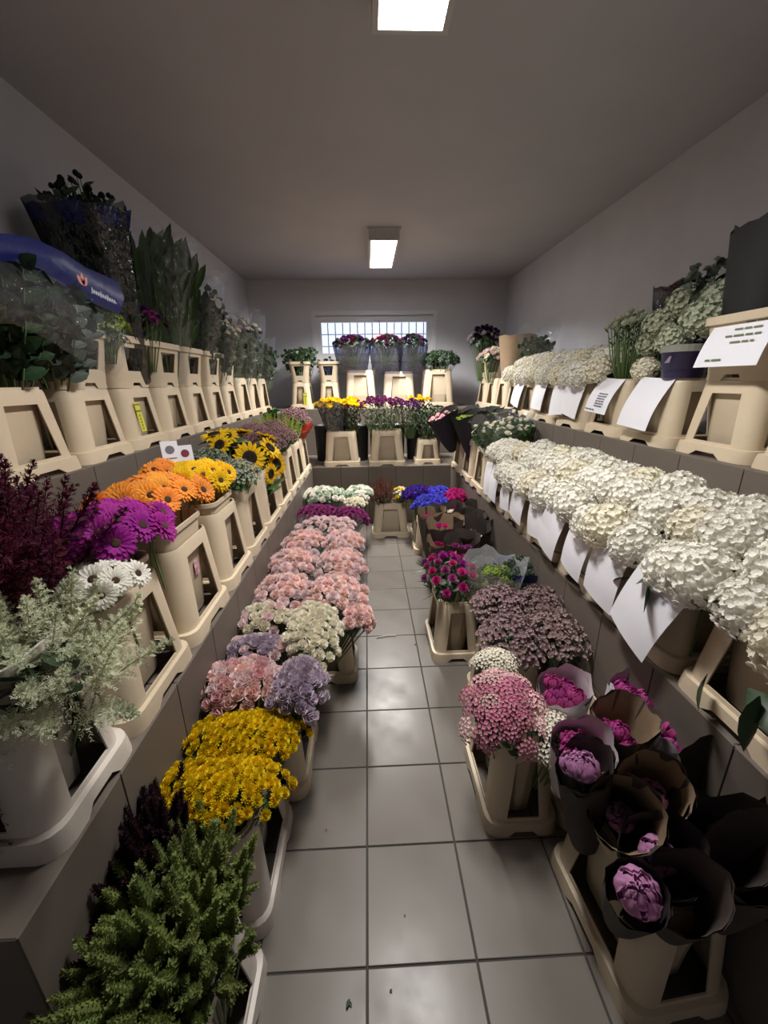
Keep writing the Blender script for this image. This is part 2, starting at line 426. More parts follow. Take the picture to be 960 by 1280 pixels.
# ------------------------------------------------------------------ flower parts (shared meshes)
HEADS = {}
def variants(key, fn, n=3):
    if key not in HEADS:
        HEADS[key] = [fn(i) for i in range(n)]
    return HEADS[key]
def mk_gerbera(i):
    q = MB()
    for k, (n, L, tl) in enumerate(((20, .047, .10), (18, .040, .32), (14, .026, .55))):
        for j in range(n):
            q.petal(RZ(2*PI*(j+.5*k)/n+rnd(-.06, .06)) @ T3(0, .008, .001*k), L*rnd(.92, 1.05), .0115, STRAP, -.25, .25, tl+rnd(-.08, .08))
    return q.mesh('petals')
def mk_disc(i):
    q = MB(); q.lathe([(.014, -.002), (.0135, .004), (.009, .007), (.003, .006)], 14, False, True); return q.mesh('disc', True)
def mk_sunflower(i):
    q = MB()
    for k, (n, L, tl) in enumerate(((17, .052, .12), (15, .046, .4))):
        for j in range(n):
            q.petal(RZ(2*PI*(j+.5*k)/n+rnd(-.08, .08)) @ T3(0, .026, .001*k), L*rnd(.85, 1.1), .019, POINT, -.3, .3, tl+rnd(-.15, .15))
    return q.mesh('petals')
def mk_sundisc(i):
    q = MB(); q.lathe([(.033, -.004), (.033, .006), (.026, .013), (.015, .011), (.006, .008)], 20, False, True)
    for j in range(90):
        a = j*2.39996; r = .031*math.sqrt(j/90); q.petal(T3(r*math.cos(a), r*math.sin(a), .010) @ RZ(a) @ RX(1.2), .008, .004, [(0, 1), (1, .2)])
    return q.mesh('disc')
def mk_carnation(i):
    """frilled layers, unit radius"""
    q = MB(); n = 22
    for k in range(6):
        tl = .05+.24*k; R = 1.0-.08*k
        rows = []
        ph = rnd(0, 6)
        for t in (.15, .6, .88, 1.0):
            row = []
            for j in range(n):
                a = 2*PI*j/n; wv = (math.sin(a*5+ph)*.09+rnd(-.10, .10))*t*t
                rr = R*t*math.cos(tl*t**.5)*(1+rnd(-.05, .05)*t); zz = R*t*math.sin(tl)*.95+wv+.03*k+(.09 if j % 2 else -.03)*(t > .9)
                row.append((rr*math.cos(a), rr*math.sin(a), zz))
            rows.append(row)
        vs = [p for r in rows for p in r]
        q.add(vs, [(m*n+j, m*n+(j+1) % n, (m+1)*n+(j+1) % n, (m+1)*n+j) for m in range(3) for j in range(n)])
    return q.mesh('carnation_head')
def mk_rose(i):
    """cupped overlapping petals, unit radius"""
    q = MB()
    for k, (n, r, L, W, tl, bd) in enumerate(((5, .30, .95, 1.0, .15, .9), (5, .22, .95, .95, .55, .9), (4, .15, .9, .8, .9, .8), (3, .08, .85, .6, 1.2, .5))):
        for j in range(n):
            q.petal(RZ(2*PI*(j+.5*k)/n+rnd(-.15, .15)) @ T3(0, r, .08*k), L*rnd(.9, 1.05), W, ROUND, bd, .35, tl+rnd(-.1, .1))
    return q.mesh('rose_head', True)
def mk_pompon(i):
    q = MB()
    for k, (n, tl, L) in enumerate(((14, .0, .95), (13, .35, .92), (11, .7, .85), (8, 1.05, .75), (5, 1.35, .65))):
        for j in range(n):
            q.petal(RZ(2*PI*(j+.5*k)/n+rnd(-.1, .1)) @ T3(0, .08, .12*k*.6), L*rnd(.9, 1.05), .36, [(0, .6), (.5, 1), (1, .45)], .35, .5, tl)
    return q.mesh('chrysanthemum_head')
def mk_hydrangea(i):
    """mophead of four-petalled florets, unit radius"""
    q = MB(); n = 150
    for j in range(n):
        z = 1-1.55*(j+.5)/n; r = math.sqrt(max(0, 1-z*z)); a = j*2.39996
        d = Vector((r*math.cos(a), r*math.sin(a), z)); d = (d+Vector((rnd(-.1, .1), rnd(-.1, .1), rnd(-.1, .1)))).normalized()
        p = Vector((d.x, d.y, d.z*.82))*rnd(.86, 1.06)
        nn = (d+Vector((rnd(-.25, .25), rnd(-.25, .25), rnd(-.25, .25)))).normalized()
        M = Matrix.Translation(p) @ orient(nn, rnd(0, 6))
        for k in range(4):
            q.petal(M @ RZ(k*PI/2) @ T3(0, .012, 0), .165, .175, [(0, .3), (.5, 1), (1, .5)], .6, .3, .1)
    return q.mesh('bloom')
def mk_peony(i):
    """full globe of cupped, lobed petal layers, unit radius"""
    q = MB(); n = 30
    for k in range(6):
        R = 1.0-.15*k; ph = rnd(0, 6); lob = 5 if k < 4 else 4; top = .95+.10*k
        for j0 in range(lob):                         # every petal is a curved patch of its own
            a0 = 2*PI*j0/lob+ph; wd = 2*PI/lob*.72; cols, rows = 7, 6; hh = top*rnd(.8, 1.05); off = rnd(.96, 1.06)
            base = len(q.v)
            for r in range(rows+1):
                t = r/rows
                for c in range(cols+1):
                    u = c/cols*2-1; edge = 1-.28*abs(u)**2.2
                    el = -1.0+(1.0+hh)*t*edge                     # elevation over the globe
                    rr = R*off*math.cos(el)*(1-.06*abs(u))+.05*math.sin(u*7+ph)*t; zz = .85*math.sin(el)*R+.75*(1-R)*.4+.05*math.sin(u*9+k)*t
                    a = a0+wd*u*(.55+.45*math.sin(PI*min(1, t*1.1+.12)))
                    q.v.append((rr*math.cos(a), rr*math.sin(a), zz))
            for r in range(rows):
                for c in range(cols): v = base+r*(cols+1)+c; q.f.append((v, v+1, v+cols+2, v+cols+1))
    return q.mesh('peony_head', True)
def mk_celosia(i):
    """plump fluffy plume of unit length along +Z with short side plumes"""
    q = MB(); bx, by = rnd(-.2, .2), rnd(-.2, .2)
    def fluff(base, d, L, R0, n):
        d = d.normalized(); M0 = Matrix.Translation(base) @ orient(d, rnd(0, 6)); rows = 7
        def rad(t): return R0*(1-t**2.2)**.7*(.6+min(1, t*3)*.4)+.004
        bb = MB(); bb.tube([(0, 0, L*k/rows) for k in range(rows+1)], [rad(k/rows)*.78 for k in range(rows+1)], 7)
        q.add([M0 @ Vector(v) for v in bb.v], bb.f)
        for j in range(n):
            t = (j+.5)/n; a = j*2.39996; R = rad(t)
            q.petal(M0 @ T3(0, 0, t*L) @ RZ(a) @ T3(0, R*.72, 0), .060, .034, [(0, .7), (.5, 1), (1, .3)], .5, -.4, .55+rnd(-.5, .5))
    fluff(Vector((0, 0, 0)), Vector((bx, by, 1)), 1.0, .125, 190)
    for k in range(4):
        a = k*1.7+i; fluff(Vector((bx*.2, by*.2, .12+.1*k)), Vector((math.cos(a), math.sin(a), 1.1)), .36-.04*k, .075, 50)
    return q.mesh('plume')
def mk_astilbe(i):
    """feathery branching plume of unit length along +Z"""
    q = MB(); bx, by = rnd(-.2, .2), rnd(-.2, .2)
    q.tube([(0, 0, 0), (bx*.3, by*.3, .5), (bx, by, 1)], [.012, .01, .004], 4)
    for j in range(46):
        t = (j+.5)/46; a = j*2.39996; R = .27*(1-t)**.9+.02
        c = Vector((bx*t*t, by*t*t, .05+t*.93)); M = Matrix.Translation(c) @ RZ(a) @ RX(.5+rnd(-.2, .3))
        for s in range(8):
            f = (s+.9)/8; y = R*f
            for sg in (-1, 1):
                q.petal(M @ T3(0, y, -.10*f*f*R) @ RZ(sg*rnd(.4, 1.0)) @ RX(rnd(-.5, .6)), .052*(1.2-.6*f), .012, [(0, .6), (.5, 1), (1, .2)])
    return q.mesh('plume')
def mk_spray(nf, fs, npet=5, spread=1.0, stemn=26):
    """unit dome of tiny flowers: returns (flowers, stems)"""
    q = MB(); s = MB()
    tips = []
    for j in range(nf):
        r = math.sqrt(random.random()); a = rnd(0, 2*PI); h = (1-(.92*r)**2)**.5
        d = rnd(.72, 1.04); p = Vector((r*math.cos(a), r*math.sin(a), h*d))
        nn = (Vector((p.x*.7, p.y*.7, .7))+Vector((rnd(-.4, .4), rnd(-.4, .4), rnd(-.2, .4)))).normalized()
        M = Matrix.Translation(p) @ orient(nn, rnd(0, 6)); k2 = fs*rnd(.7, 1.2)
        for k in range(npet): q.petal(M @ RZ(k*2*PI/npet), k2, k2*.8, [(0, .4), (.6, 1), (1, .4)], .5, .2, .25)
        if j % 4 == 0: s.tube([(p.x*.25, p.y*.25, -.3), (p.x*.7, p.y*.7, p.z*.5), p], [.010, .007, .004], 3)
    return q.mesh('flowers'), s.mesh('stems')
def mk_leaf(i):
    q = MB(); q.petal(Matrix.Identity(4), 1.0, .58, [(0, .08), (.2, .75), (.42, 1), (.65, .85), (.85, .45), (1, .03)], -.6+.4*i, .25, .2); return q.mesh('leaf', True)
def mk_nleaf(i):
    q = MB(); q.petal(Matrix.Identity(4), 1.0, .16, LEAF, -.5+.3*i, .3, .2); return q.mesh('leaf', True)
def mk_tuft(i):
    """unit dome of leaves that fills the inside of a bunch"""
    q = MB()
    for j in range(90):
        r = math.sqrt(random.random()); a = rnd(0, 2*PI); h = (1-(.9*r)**2)**.5*rnd(.3, 1)
        M = Matrix.Translation((r*math.cos(a)*.9, r*math.sin(a)*.9, h*.9)) @ orient((math.cos(a)*r+rnd(-.4, .4), math.sin(a)*r+rnd(-.4, .4), rnd(.1, .8)), rnd(0, 6))
        q.petal(M, .34, .2, LEAF, -.5, .2, .1)
    for j in range(26):
        a = j*2.4; r = .75*math.sqrt(j/26); q.tube([(r*.3*math.cos(a), r*.3*math.sin(a), -.8), (r*math.cos(a), r*math.sin(a), .6)], .018, 4)
    return q.mesh('foliage')

def head(name, key, fn, mt, parent, M, nv=3):
    return part(name, random.choice(variants(key, fn, nv)), mt, parent, M)
def dome(n, rx, ry, rz, jit=.12, edge=.97):
    out = []
    for i in range(n):
        r = math.sqrt((i+.5)/n); a = i*2.39996
        # square the disc off so that bunches fill their bucket
        c, s = math.cos(a), math.sin(a); k = 1/(abs(c)**3.2+abs(s)**3.2)**(1/3.2); k = .5+.5*k
        x = rx*r*c*k*(1+rnd(-jit, jit)); y = ry*r*s*k*(1+rnd(-jit, jit)); z = rz*math.sqrt(max(0, 1-(edge*r)**2))
        nrm = Vector((x/rx*.8, y/ry*.8, .35+.65*z/max(rz, 1e-3)))
        out.append((Vector((x, y, z*(1+rnd(-.06, .06)))), nrm.normalized()))
    return out
def bunch(name, label, cat, loc, R, n, hs, key, fn, mt, hname, group=None, tilt=(0, 0), rz=0, fol=M_DKGREEN, lift=0.0, flat=1.0, depth=.22, nv=3, mts=None):
    """tied bunch: heads over a dome with foliage inside and stems running down into the bucket"""
    rx, ry, rzz = R
    M = Matrix.Translation(loc) @ RZ(math.radians(rz)) @ Matrix.Rotation(math.radians(tilt[0]), 4, 'X') @ Matrix.Rotation(math.radians(tilt[1]), 4, 'Y')
    t = thing(name, label, cat, group=group, M=M)
    pts = dome(n, rx, ry, rzz)
    q = MB()
    for p, nn in pts:
        mm = mt if not mts else random.choice(mts)
        head(hname, key, fn, mm, t, place(p+nn*lift, (nn.x*flat, nn.y*flat, nn.z), rnd(0, 6), hs*rnd(.85, 1.15)), nv)
        q.tube([(p.x*.3, p.y*.3, -depth), (p.x*.75, p.y*.75, -.02), p], .0028, 4)
    part('stems', q.mesh('stems'), M_STEM, t)
    if fol: part('foliage', random.choice(variants('tuft', mk_tuft, 3)), fol, t, Matrix.Diagonal((rx*1.0, ry*1.0, rzz*.93, 1)))
    return t
def spraybunch(name, label, cat, loc, R, key, nf, fs, mt, group=None, tilt=(0, 0), rz=0, stem=M_STEM, npet=5, fol=M_GREEN):
    if key not in HEADS: HEADS[key] = [mk_spray(nf, fs, npet) for _ in range(2)]
    fl, st = random.choice(HEADS[key])
    M = Matrix.Translation(loc) @ RZ(math.radians(rz)) @ Matrix.Rotation(math.radians(tilt[0]), 4, 'X') @ Matrix.Rotation(math.radians(tilt[1]), 4, 'Y')
    t = thing(name, label, cat, group=group, M=M); D = Matrix.Diagonal((*R, 1))
    part('flowers', fl, mt, t, D, kind='stuff'); part('stems', st, stem, t, D)
    if fol: part('foliage', random.choice(variants('tuft', mk_tuft, 3)), fol, t, Matrix.Diagonal((R[0]*.85, R[1]*.85, R[2]*.72, 1)))
    return t
def plumes(name, label, cat, loc, R, n, length, key, fn, mt, group=None, tilt=(0, 0), lean=.5, wide=1.0, fol=M_DKGREEN, hname='plume', jl=.2, leaves=0):
    rx, ry, rzz = R
    M = Matrix.Translation(loc) @ Matrix.Rotation(math.radians(tilt[0]), 4, 'X') @ Matrix.Rotation(math.radians(tilt[1]), 4, 'Y')
    t = thing(name, label, cat, group=group, M=M); q = MB()
    for p, nn in dome(n, rx, ry, rzz, .2):
        L = length*rnd(1-jl, 1+jl); d = Vector((nn.x*lean+rnd(-.12, .12), nn.y*lean+rnd(-.12, .12), 1)).normalized()
        base = Vector((p.x*.8, p.y*.8, p.z-L*.5))
        part(hname, random.choice(variants(key, fn, 4)), mt, t, Matrix.Translation(base) @ orient(d, rnd(0, 6)) @ Matrix.Diagonal((L*wide, L*wide, L, 1)))
        q.tube([(p.x*.3, p.y*.3, -.3), base], .003, 4)
    part('stems', q.mesh('stems'), M_STEM, t)
    if fol: part('foliage', random.choice(variants('tuft', mk_tuft, 3)), fol, t, Matrix.Diagonal((rx*.95, ry*.95, rzz*.55, 1)))
    return t
def add_leaf(t, p, d, size, mt=M_DKGREEN, narrow=False, roll=0.0):
    d = Vector(d).normalized(); q = Vector((0, 1, 0)).rotation_difference(d).to_matrix().to_4x4()
    return part('leaf', random.choice(variants('nleaf' if narrow else 'leaf', mk_nleaf if narrow else mk_leaf, 3)), mt, t, Matrix.Translation(p) @ q @ Matrix.Rotation(roll, 4, 'Y') @ Matrix.Scale(size, 4))
def cone_mesh(r0, r1, h, sq=0.0, n=28, jag=.02, pleat=.06, name='wrap', arc=1.0, rows=6, flare=1.0, slant=0.0):
    q = MB(); m2 = n if arc >= 1 else n+1; ph = rnd(0, 6)
    for i in range(rows+1):
        t = i/rows; r = r0+(r1-r0)*t**flare
        for k in range(m2):
            a = 2*PI*arc*k/n; c, s = math.cos(a), math.sin(a)
            k2 = 1/(abs(c)**4+abs(s)**4)**.25; k2 = 1+(k2-1)*sq
            rr = r*k2*(1+pleat*math.sin(a*7+ph)*t+pleat*.6*math.sin(a*13+2*ph)*t)
            z = h*t+(jag*math.sin(a*3+ph)+jag*.6*math.sin(a*8+ph))*(t > .99)+slant*t*c
            q.v.append((rr*c, rr*s, z))
    for i in range(rows):
        for k in range(n if arc >= 1 else n): q.f.append((i*m2+k, i*m2+(k+1) % m2, (i+1)*m2+(k+1) % m2, (i+1)*m2+k))
    return q.mesh(name, True)
def tmat(loc, tilt=(0, 0), rz=0):
    return Matrix.Translation(loc) @ RZ(math.radians(rz)) @ Matrix.Rotation(math.radians(tilt[0]), 4, 'X') @ Matrix.Rotation(math.radians(tilt[1]), 4, 'Y')
def sleeve(t, r0, r1, h, z0=-.2, mt=None, **k):
    return part(k.pop('pname', 'sleeve'), cone_mesh(r0, r1, h, name='sleeve', **k), mt or M_FILM, t, T3(0, 0, z0))

# ------------------------------------------------------------------ petal colours
C = dict(
 yellow=petalmat('yellow_petal', (.80, .60, .012), .006), gyellow=petalmat('gerbera_yellow', (.88, .58, .012), .008),
 orange=petalmat('orange_petal', (.88, .36, .05), .012), magenta=petalmat('magenta_petal', (.34, .015, .26), .012),
 white=petalmat('white_petal', (.88, .86, .79), .003, .05), cream=petalmat('cream_petal', (.86, .82, .69), .005, .06),
 pink=petalmat('pink_petal', (.86, .64, .60), .008, .1), pale=petalmat('pale_pink_petal', (.82, .66, .66), .008, .1),
 rosepink=petalmat('rose_pink_petal', (.76, .48, .49), .012, .15), lilac=petalmat('lilac_petal', (.55, .46, .55), .015, .15),
 plum=petalmat('plum_petal', (.34, .06, .22), .015, .2), blue=petalmat('blue_petal', (.10, .10, .62), .015, .2),
 cerise=petalmat('cerise_petal', (.55, .03, .22), .01, .2), burg=petalmat('burgundy_plume', (.085, .008, .028), .01, .25),
 astw=petalmat('greenish_white_plume', (.60, .63, .44), .01, .15), celg=petalmat('green_plume', (.20, .25, .075), .012, .2),
 celd=petalmat('dark_plume', (.022, .006, .010), .01, .3), dusty=petalmat('dusty_pink_flower', (.40, .24, .29), .02, .15, col2=(.30, .16, .14)),
 wax=petalmat('wax_flower', (.46, .33, .34), .02, .15, col2=(.15, .09, .08)), mint=petalmat('mint_white_petal', (.58, .66, .54), .02, .1),
 brown=petalmat('rust_brown', (.13, .04, .025), .01, .2), peony=petalmat('peony_pink', (.56, .26, .48), .01, .12),
 peonyd=petalmat('peony_deep_pink', (.45, .06, .26), .012, .15), hotpink=petalmat('kalanchoe_pink', (.60, .22, .32), .015, .15),
 palegreen=petalmat('pale_green_petal', (.52, .55, .42), .01, .12), purple=petalmat('purple_petal', (.10, .02, .13), .02, .25),
 plumd=petalmat('dark_plum_petal', (.13, .018, .085), .012, .2), thistle=petalmat('grey_green_flower', (.33, .37, .30), .01, .15), dark=petalmat('dark_seed', (.015, .012, .018), .01, .3),
 greenf=petalmat('lime_flower', (.30, .38, .07), .015, .2), violet=petalmat('violet_petal', (.08, .03, .30), .015, .2))
M_EUC = mat('eucalyptus_leaf', (.085, .11, .085), .55, .25, hue=.015)
M_SUND = mat('sunflower_disc', (.022, .010, .006), .9, .2)
M_GDISC = mat('gerbera_disc', (.05, .02, .01), .9, .3)

# ------------------------------------------------------------------ buckets
LF = 'on the floor beside the {} ledge'
bucket('pale bucket of green and dark celosia on the floor', -.475, .555, mt=M_PALE, H=.35)
fb = bucket('pale bucket under the yellow chrysanthemums', -.475, .985, mt=M_PALE, H=.35)
q = MB(); q.box(-.035, .035, -.001, .001, -.05, .05); part('side_label', q.mesh('side_label'), mat('olive_label', (.34, .33, .07), .6, 0, col2=(.12, .14, .05), nscale=30), fb, T3(.02, -.088, .22), label='olive yellow sticker')
bucket('cream bucket under the pink roses and lilac roses', -.425, 1.41, H=.35)
bucket('cream bucket standing sideways under the cream roses', -.295, 2.01, rot=90)
for i in range(3):
    bucket('cream bucket hidden under the pink carnations', -.33, 2.36+i*.33, rot=90, group='buckets under the pink carnations')
bucket('cream bucket under the magenta chrysanthemums', -.36, 3.42, rot=90)
bucket('cream bucket under the white chrysanthemums', -.38, 3.88, rot=90)
bucket('square cream bucket of rust-brown and white flowers at the aisle end', .22, 4.19, rot=90, H=.36)
bucket('cream bucket of pink and white kalanchoe on the floor', .535, 1.235, Wd=.27)
bucket('cream bucket of purple asters on the floor', .50, 2.21, rot=0)
bucket('cream bucket under the dusty wax flowers, beside the aisle', .655, 1.665)
bucket('cream bucket under the wrapped greens', .795, 2.13, H=.32)
bucket('big cream bucket of peonies in dark paper', .765, .775, rot=5, L=.42, Wd=.30)
bucket('cream bucket of magenta peonies in white sleeves', .82, 1.235, H=.34, Wd=.27)
for y in (3.05, 3.62): bucket('cream bucket of flowers in dark kraft paper', .70, y, rot=90, group='buckets holding the dark kraft bouquets', H=.34)

# lower ledge below the collared buckets
bucket('pale bucket of white astilbe at the end of the ledge', -.845, .735, Z1, rot=90, mt=M_PALE, vh=.41)
bucket('cream bucket of magenta gerberas', -.79, 1.078, Z1, vh=.42, L=.38)
bk = bucket('cream bucket of orange gerberas with a pink sticker', -.79, 1.48, Z1, vh=.43)
bucket('cream bucket of yellow gerberas', -.79, 1.89, Z1, vh=.41, L=.38)
bucket('cream bucket of grey-green thistles', -.79, 2.28, Z1, L=.38)
bucket('cream bucket of sunflowers', -.79, 2.69, Z1)
for i in range(3): bucket('cream bucket of dusty pink sea lavender', -.79, 3.11+i*.42, Z1, group='buckets of dusty pink sea lavender')
bucket('cream bucket next to the red wrap', -.79, 4.36, Z1)
q = MB(); q.box(-.02, .02, -.001, .001, -.028, .028); st = q.mesh('sticker')
def stickmat(): return mat('pink_sticker', (.72, .62, .62), .6, 0, col2=(.55, .12, .25), nscale=45)
part('sticker', st, stickmat(), bk, T3(.035, -.088, .22) @ RX(-.02))
# white hydrangea buckets on the other lower ledge
for i in range(6): bucket(('first', 'second', 'third', 'fourth', 'fifth', 'sixth')[5-i]+' bucket of white hydrangeas counted from the film-wrapped white flowers', 1.10, .83+i*.425, Z1, H=.33, group='buckets of white hydrangeas on the lower ledge')
for i in range(3): bucket('cream bucket of film-wrapped white flowers at the end of the hydrangea row', 1.08, 3.44+i*.44, Z1, H=.38, group='buckets past the hydrangea row')
# upper ledge with collars
for i in range(2): bucket(('cream bucket at the very end of the upper ledge, under dark leaves', 'cream bucket without collar under the blue film wrap')[i], -1.35, 1.14+i*.41, Z2, H=.315, group='buckets under the blue film wrap')
CB = [bucket('cream bucket with a tall slotted collar '+('beside the blue film wrap, under the goldenrod', 'with a yellow tag, under the purple statice', 'under the tall strap-leaved bunch', 'under the sticker eucalyptus bunch', 'under the dark eucalyptus bunch', 'nearest the plain far buckets')[i], -1.35, 1.965+i*.388, Z2, H=.315, L=.38, collar=True, group='collared buckets on the upper ledge') for i in range(6)]
for i in range(3): bucket('cream bucket without collar on the far upper ledge', -1.35, 4.32+i*.42, Z2, H=.37, group='plain buckets on the far upper ledge')
M_TAGY = mat('yellow_tag', (.62, .60, .05), .6, .05)
M_TAGD = mat('tag_print', (.15, .15, .02), .6, .05)
def ytag(t, M):
    q = MB(); q.box(-.024, .024, -.0012, .0012, -.075, .075); o = part('yellow_tag', q.mesh('yellow_tag'), M_TAGY, t, M, label='yellow printed tag')
    q = MB(); q.box(-.024, .024, -.002, 0, .028, .036); q.box(-.024, .024, -.002, 0, .062, .068)
    for k in range(5): q.box(-.008, .002, -.002, 0, -.066+k*.017, -.055+k*.017)
    part('tag_print', q.mesh('tag_print'), M_TAGD, o)
ytag(CB[1], T3(-.075, -.131, .165) @ RX(-.12))
# back wall ledges
for i, x in enumerate((-.86, -.49)): 
    t = bucket('narrow cream bucket with collar below the window corner', x*1.0, 5.68, Z2, H=.33, L=.38, collar=True, group='collared buckets below the window')
    if i == 0: ytag(t, T3(-.19, -.06, .13) @ RZ(-PI/2))
bucket('cream bucket of dark film-wrapped flowers below the window', -.08, 5.60, Z2, rot=90, H=.46, L=.42)
t = bucket('cream bucket of film-wrapped roses below the window', .42, 5.60, Z2, rot=90, H=.44, L=.44)
ytag(t, T3(-.03, -.135, .14))
bucket('cream bucket of dark green leaves below the window', .93, 5.60, Z2, rot=90, H=.46, L=.43)
bucket('cream bucket of yellow flowers on the lower back ledge', -.305, 4.73, Z1, rot=90, H=.38, L=.41)
bucket('cream bucket of purple flowers on the lower back ledge', .215, 4.70, Z1, rot=90, H=.385, L=.41)
bucket('small cream bucket on the lower back ledge', .69, 4.75, Z1, rot=90, H=.27, L=.30, Wd=.27)
# upper ledge, hydrangea side
for i, y in enumerate((1.29, 1.69)): bucket('cream bucket of the sign, on the upper ledge' if i else 'cream bucket beside the sign bucket on the upper ledge', 1.60, y, Z2, H=.315, L=.385, collar=(i == 1))
for i in range(2): bucket(('cream bucket with a blank sheet over its front', 'cream bucket with a printed sheet over its front')[i], 1.58, 2.10+i*.40, Z2, H=.315, L=.39, group='buckets with printed sheets')
for i in range(4): bucket(('first', 'second', 'third', 'fourth')[i]+' bucket of upper-ledge hydrangeas counted from the printed sheets', 1.58, 2.92+i*.42, Z2, H=.315, group='buckets of white hydrangeas on the upper ledge')
for i in range(3): bucket('cream bucket in the far corner of the upper ledge', 1.60, 4.62+i*.40, Z2, H=.34, L=.38, collar=(i == 2), group='buckets in the far corner')

# ------------------------------------------------------------------ single flowers
def gerbera(label, group, p, n, mt, s=1.0):
    t = thing('gerbera', label, 'flower', group=group, M=Matrix.Translation(p))
    R = orient(n, rnd(0, 6)) @ Matrix.Scale(s, 4)
    head('petals', 'gerb', mk_gerbera, mt, t, R); part('disc', variants('gdisc', mk_disc, 1)[0], M_GDISC, t, R)
    n = Vector(n).normalized(); q = MB(); q.tube([(0, 0, 0), -n*.05, (-n.x*.07, -n.y*.07, -.13), (-n.x*.05, -n.y*.05, -.28)], .0035, 5); part('stem', q.mesh('stem'), M_STEM, t)
def gerberas(label, group, n, mt, cx, cy, cz, rx, ry, rz, s=1.0, bias=(.35, -.25)):
    for p, nn in dome(n, rx, ry, rz, .15, .9):
        gerbera(label, group, Vector((cx, cy, cz))+p, (nn.x+bias[0]+rnd(-.25, .25), nn.y+bias[1]+rnd(-.25, .25), nn.z*.8), mt, s*rnd(.85, 1.1))
gerberas('magenta gerbera in the bunch beside the white ones', 'magenta gerberas', 22, C['magenta'], -.80, 1.20, 1.13, .15, .19, .10, 1.12)
gerberas('white gerbera between magenta gerberas and astilbe', 'white gerberas', 11, C['white'], -.72, 1.01, 1.07, .09, .09, .06, .82)
gerberas('orange gerbera in the orange bunch', 'orange gerberas', 25, C['orange'], -.86, 1.60, 1.13, .19, .23, .10, 1.1)
gerberas('orange gerbera behind the main orange bunch', 'orange gerberas at the back', 7, C['orange'], -.99, 1.93, 1.16, .08, .1, .08, 1.0)
gerberas('yellow gerbera in the yellow bunch', 'yellow gerberas', 20, C['gyellow'], -.83, 1.98, 1.12, .17, .16, .10, 1.05)

def hydrangea(label, group, p, n, r, mt, leaves=1, leafdirs=None):
    t = thing('hydrangea', label, 'flower', group=group, M=Matrix.Translation(p))
    n = Vector(n).normalized()
    head('bloom', 'hyd', mk_hydrangea, mt, t, orient(n, rnd(0, 6)) @ Matrix.Scale(r, 4), 4)
    q = MB(); q.lathe([(.02, -.70), (.55, -.45), (.80, -.05), (.75, .32), (.42, .60), (.05, .68)], 12)
    me = variants('hydcore', lambda i: q.mesh('bloom_core', True), 1)[0]
    part('bloom_core', me, mt, t, orient(n) @ Matrix.Scale(r, 4))
    q = MB(); q.tube([(0, 0, 0), -n*r*.9, (-n.x*r*.9, -n.y*r*.9, -.30)], .004, 5); part('stem', q.mesh('stem'), M_STEM, t)
    for k in range(leaves):
        a = rnd(0, 6.3); d = Vector((math.cos(a), math.sin(a), -.1)); add_leaf(t, -n*r*.6, d, r*rnd(1.3, 1.6), M_DKGREEN, roll=rnd(-.4, .4))
    for d, s in (leafdirs or []): add_leaf(t, -n*r*.3, d, s, M_DKGREEN, roll=rnd(-.3, .3))
# lower hydrangea row: big blooms close packed, drooping over the aisle side
random.seed(21)
HL = 'white hydrangea bloom in the long lower-ledge row'
y = .70
i = 0
while y < 2.72:
    r = .088+.012*max(0, 1.2-y)
    for k, (dx, dz, nx) in enumerate(((0, -.03, -.9), (.12, .075, -.35), (.245, .10, .0), (.36, .05, .25))):
        far = max(0, (y-1.9))*.03
        hydrangea(HL, 'white hydrangeas of the lower row', (.965+dx+rnd(-.02, .02), y+rnd(-.035, .035)+(k % 2)*.06, 1.05+dz*.95+rnd(-.015, .02)-far), (nx+rnd(-.15, .15), -.25+rnd(-.2, .2), 1), r*rnd(.92, 1.08), C['white'] if (3*i+k) % 5 else C['cream'], 1 if k in (0, 3) else 0)
    y += .155; i += 1
for k in range(9):
    a = k*2.4; r = .15*math.sqrt(k/9)
    hydrangea('white hydrangea bloom at the far end of the lower row', 'hydrangeas at the far end', (1.06+r*math.cos(a)*1.1, 2.98+r*math.sin(a), 1.06+.06*(1-(r/.15)**2)), (math.cos(a)*r*4-.2, math.sin(a)*r*4-.2, 1), .075, C['white'], 1)
# leaves that show in the row
for px, py, X, d, s in ((875, 678, 1.12, (-.5, -.3, .9), .10), (815, 728, .93, (-.3, -.8, -.4), .13), (800, 722, .95, (-.2, .6, -.5), .12), (935, 860, .93, (.1, -.9, -.3), .14), (885, 842, .94, (-.4, -.5, -.5), .11), (950, 870, .92, (-.2, -.6, -.9), .14)):
    t = thing('hydrangea_leaf', 'dark green hydrangea leaf poking out between the white blooms', 'leaf', group='hydrangea leaves among the blooms', M=Matrix.Translation(at(px, py, X=X)))
    add_leaf(t, (0, 0, 0), d, s)
# upper hydrangea row
HU = 'white hydrangea bloom in the upper-ledge row'
random.seed(5)
for i in range(11):
    y = 2.62+i*.165
    for k, (dx, dz, nx) in enumerate(((-.02, 0, -.8), (.10, .09, -.2), (.22, .10, .1))):
        hydrangea(HU, 'white hydrangeas of the upper row', (1.47+dx+rnd(-.02, .02), y+rnd(-.03, .03)+(k % 2)*.05, 1.64+dz+rnd(-.01, .02)), (nx, -.2+rnd(-.2, .2), 1), .088*rnd(.92, 1.05), C['white'] if (i+k) % 3 else C['cream'], 1 if k == 0 and i % 3 == 0 else 0)
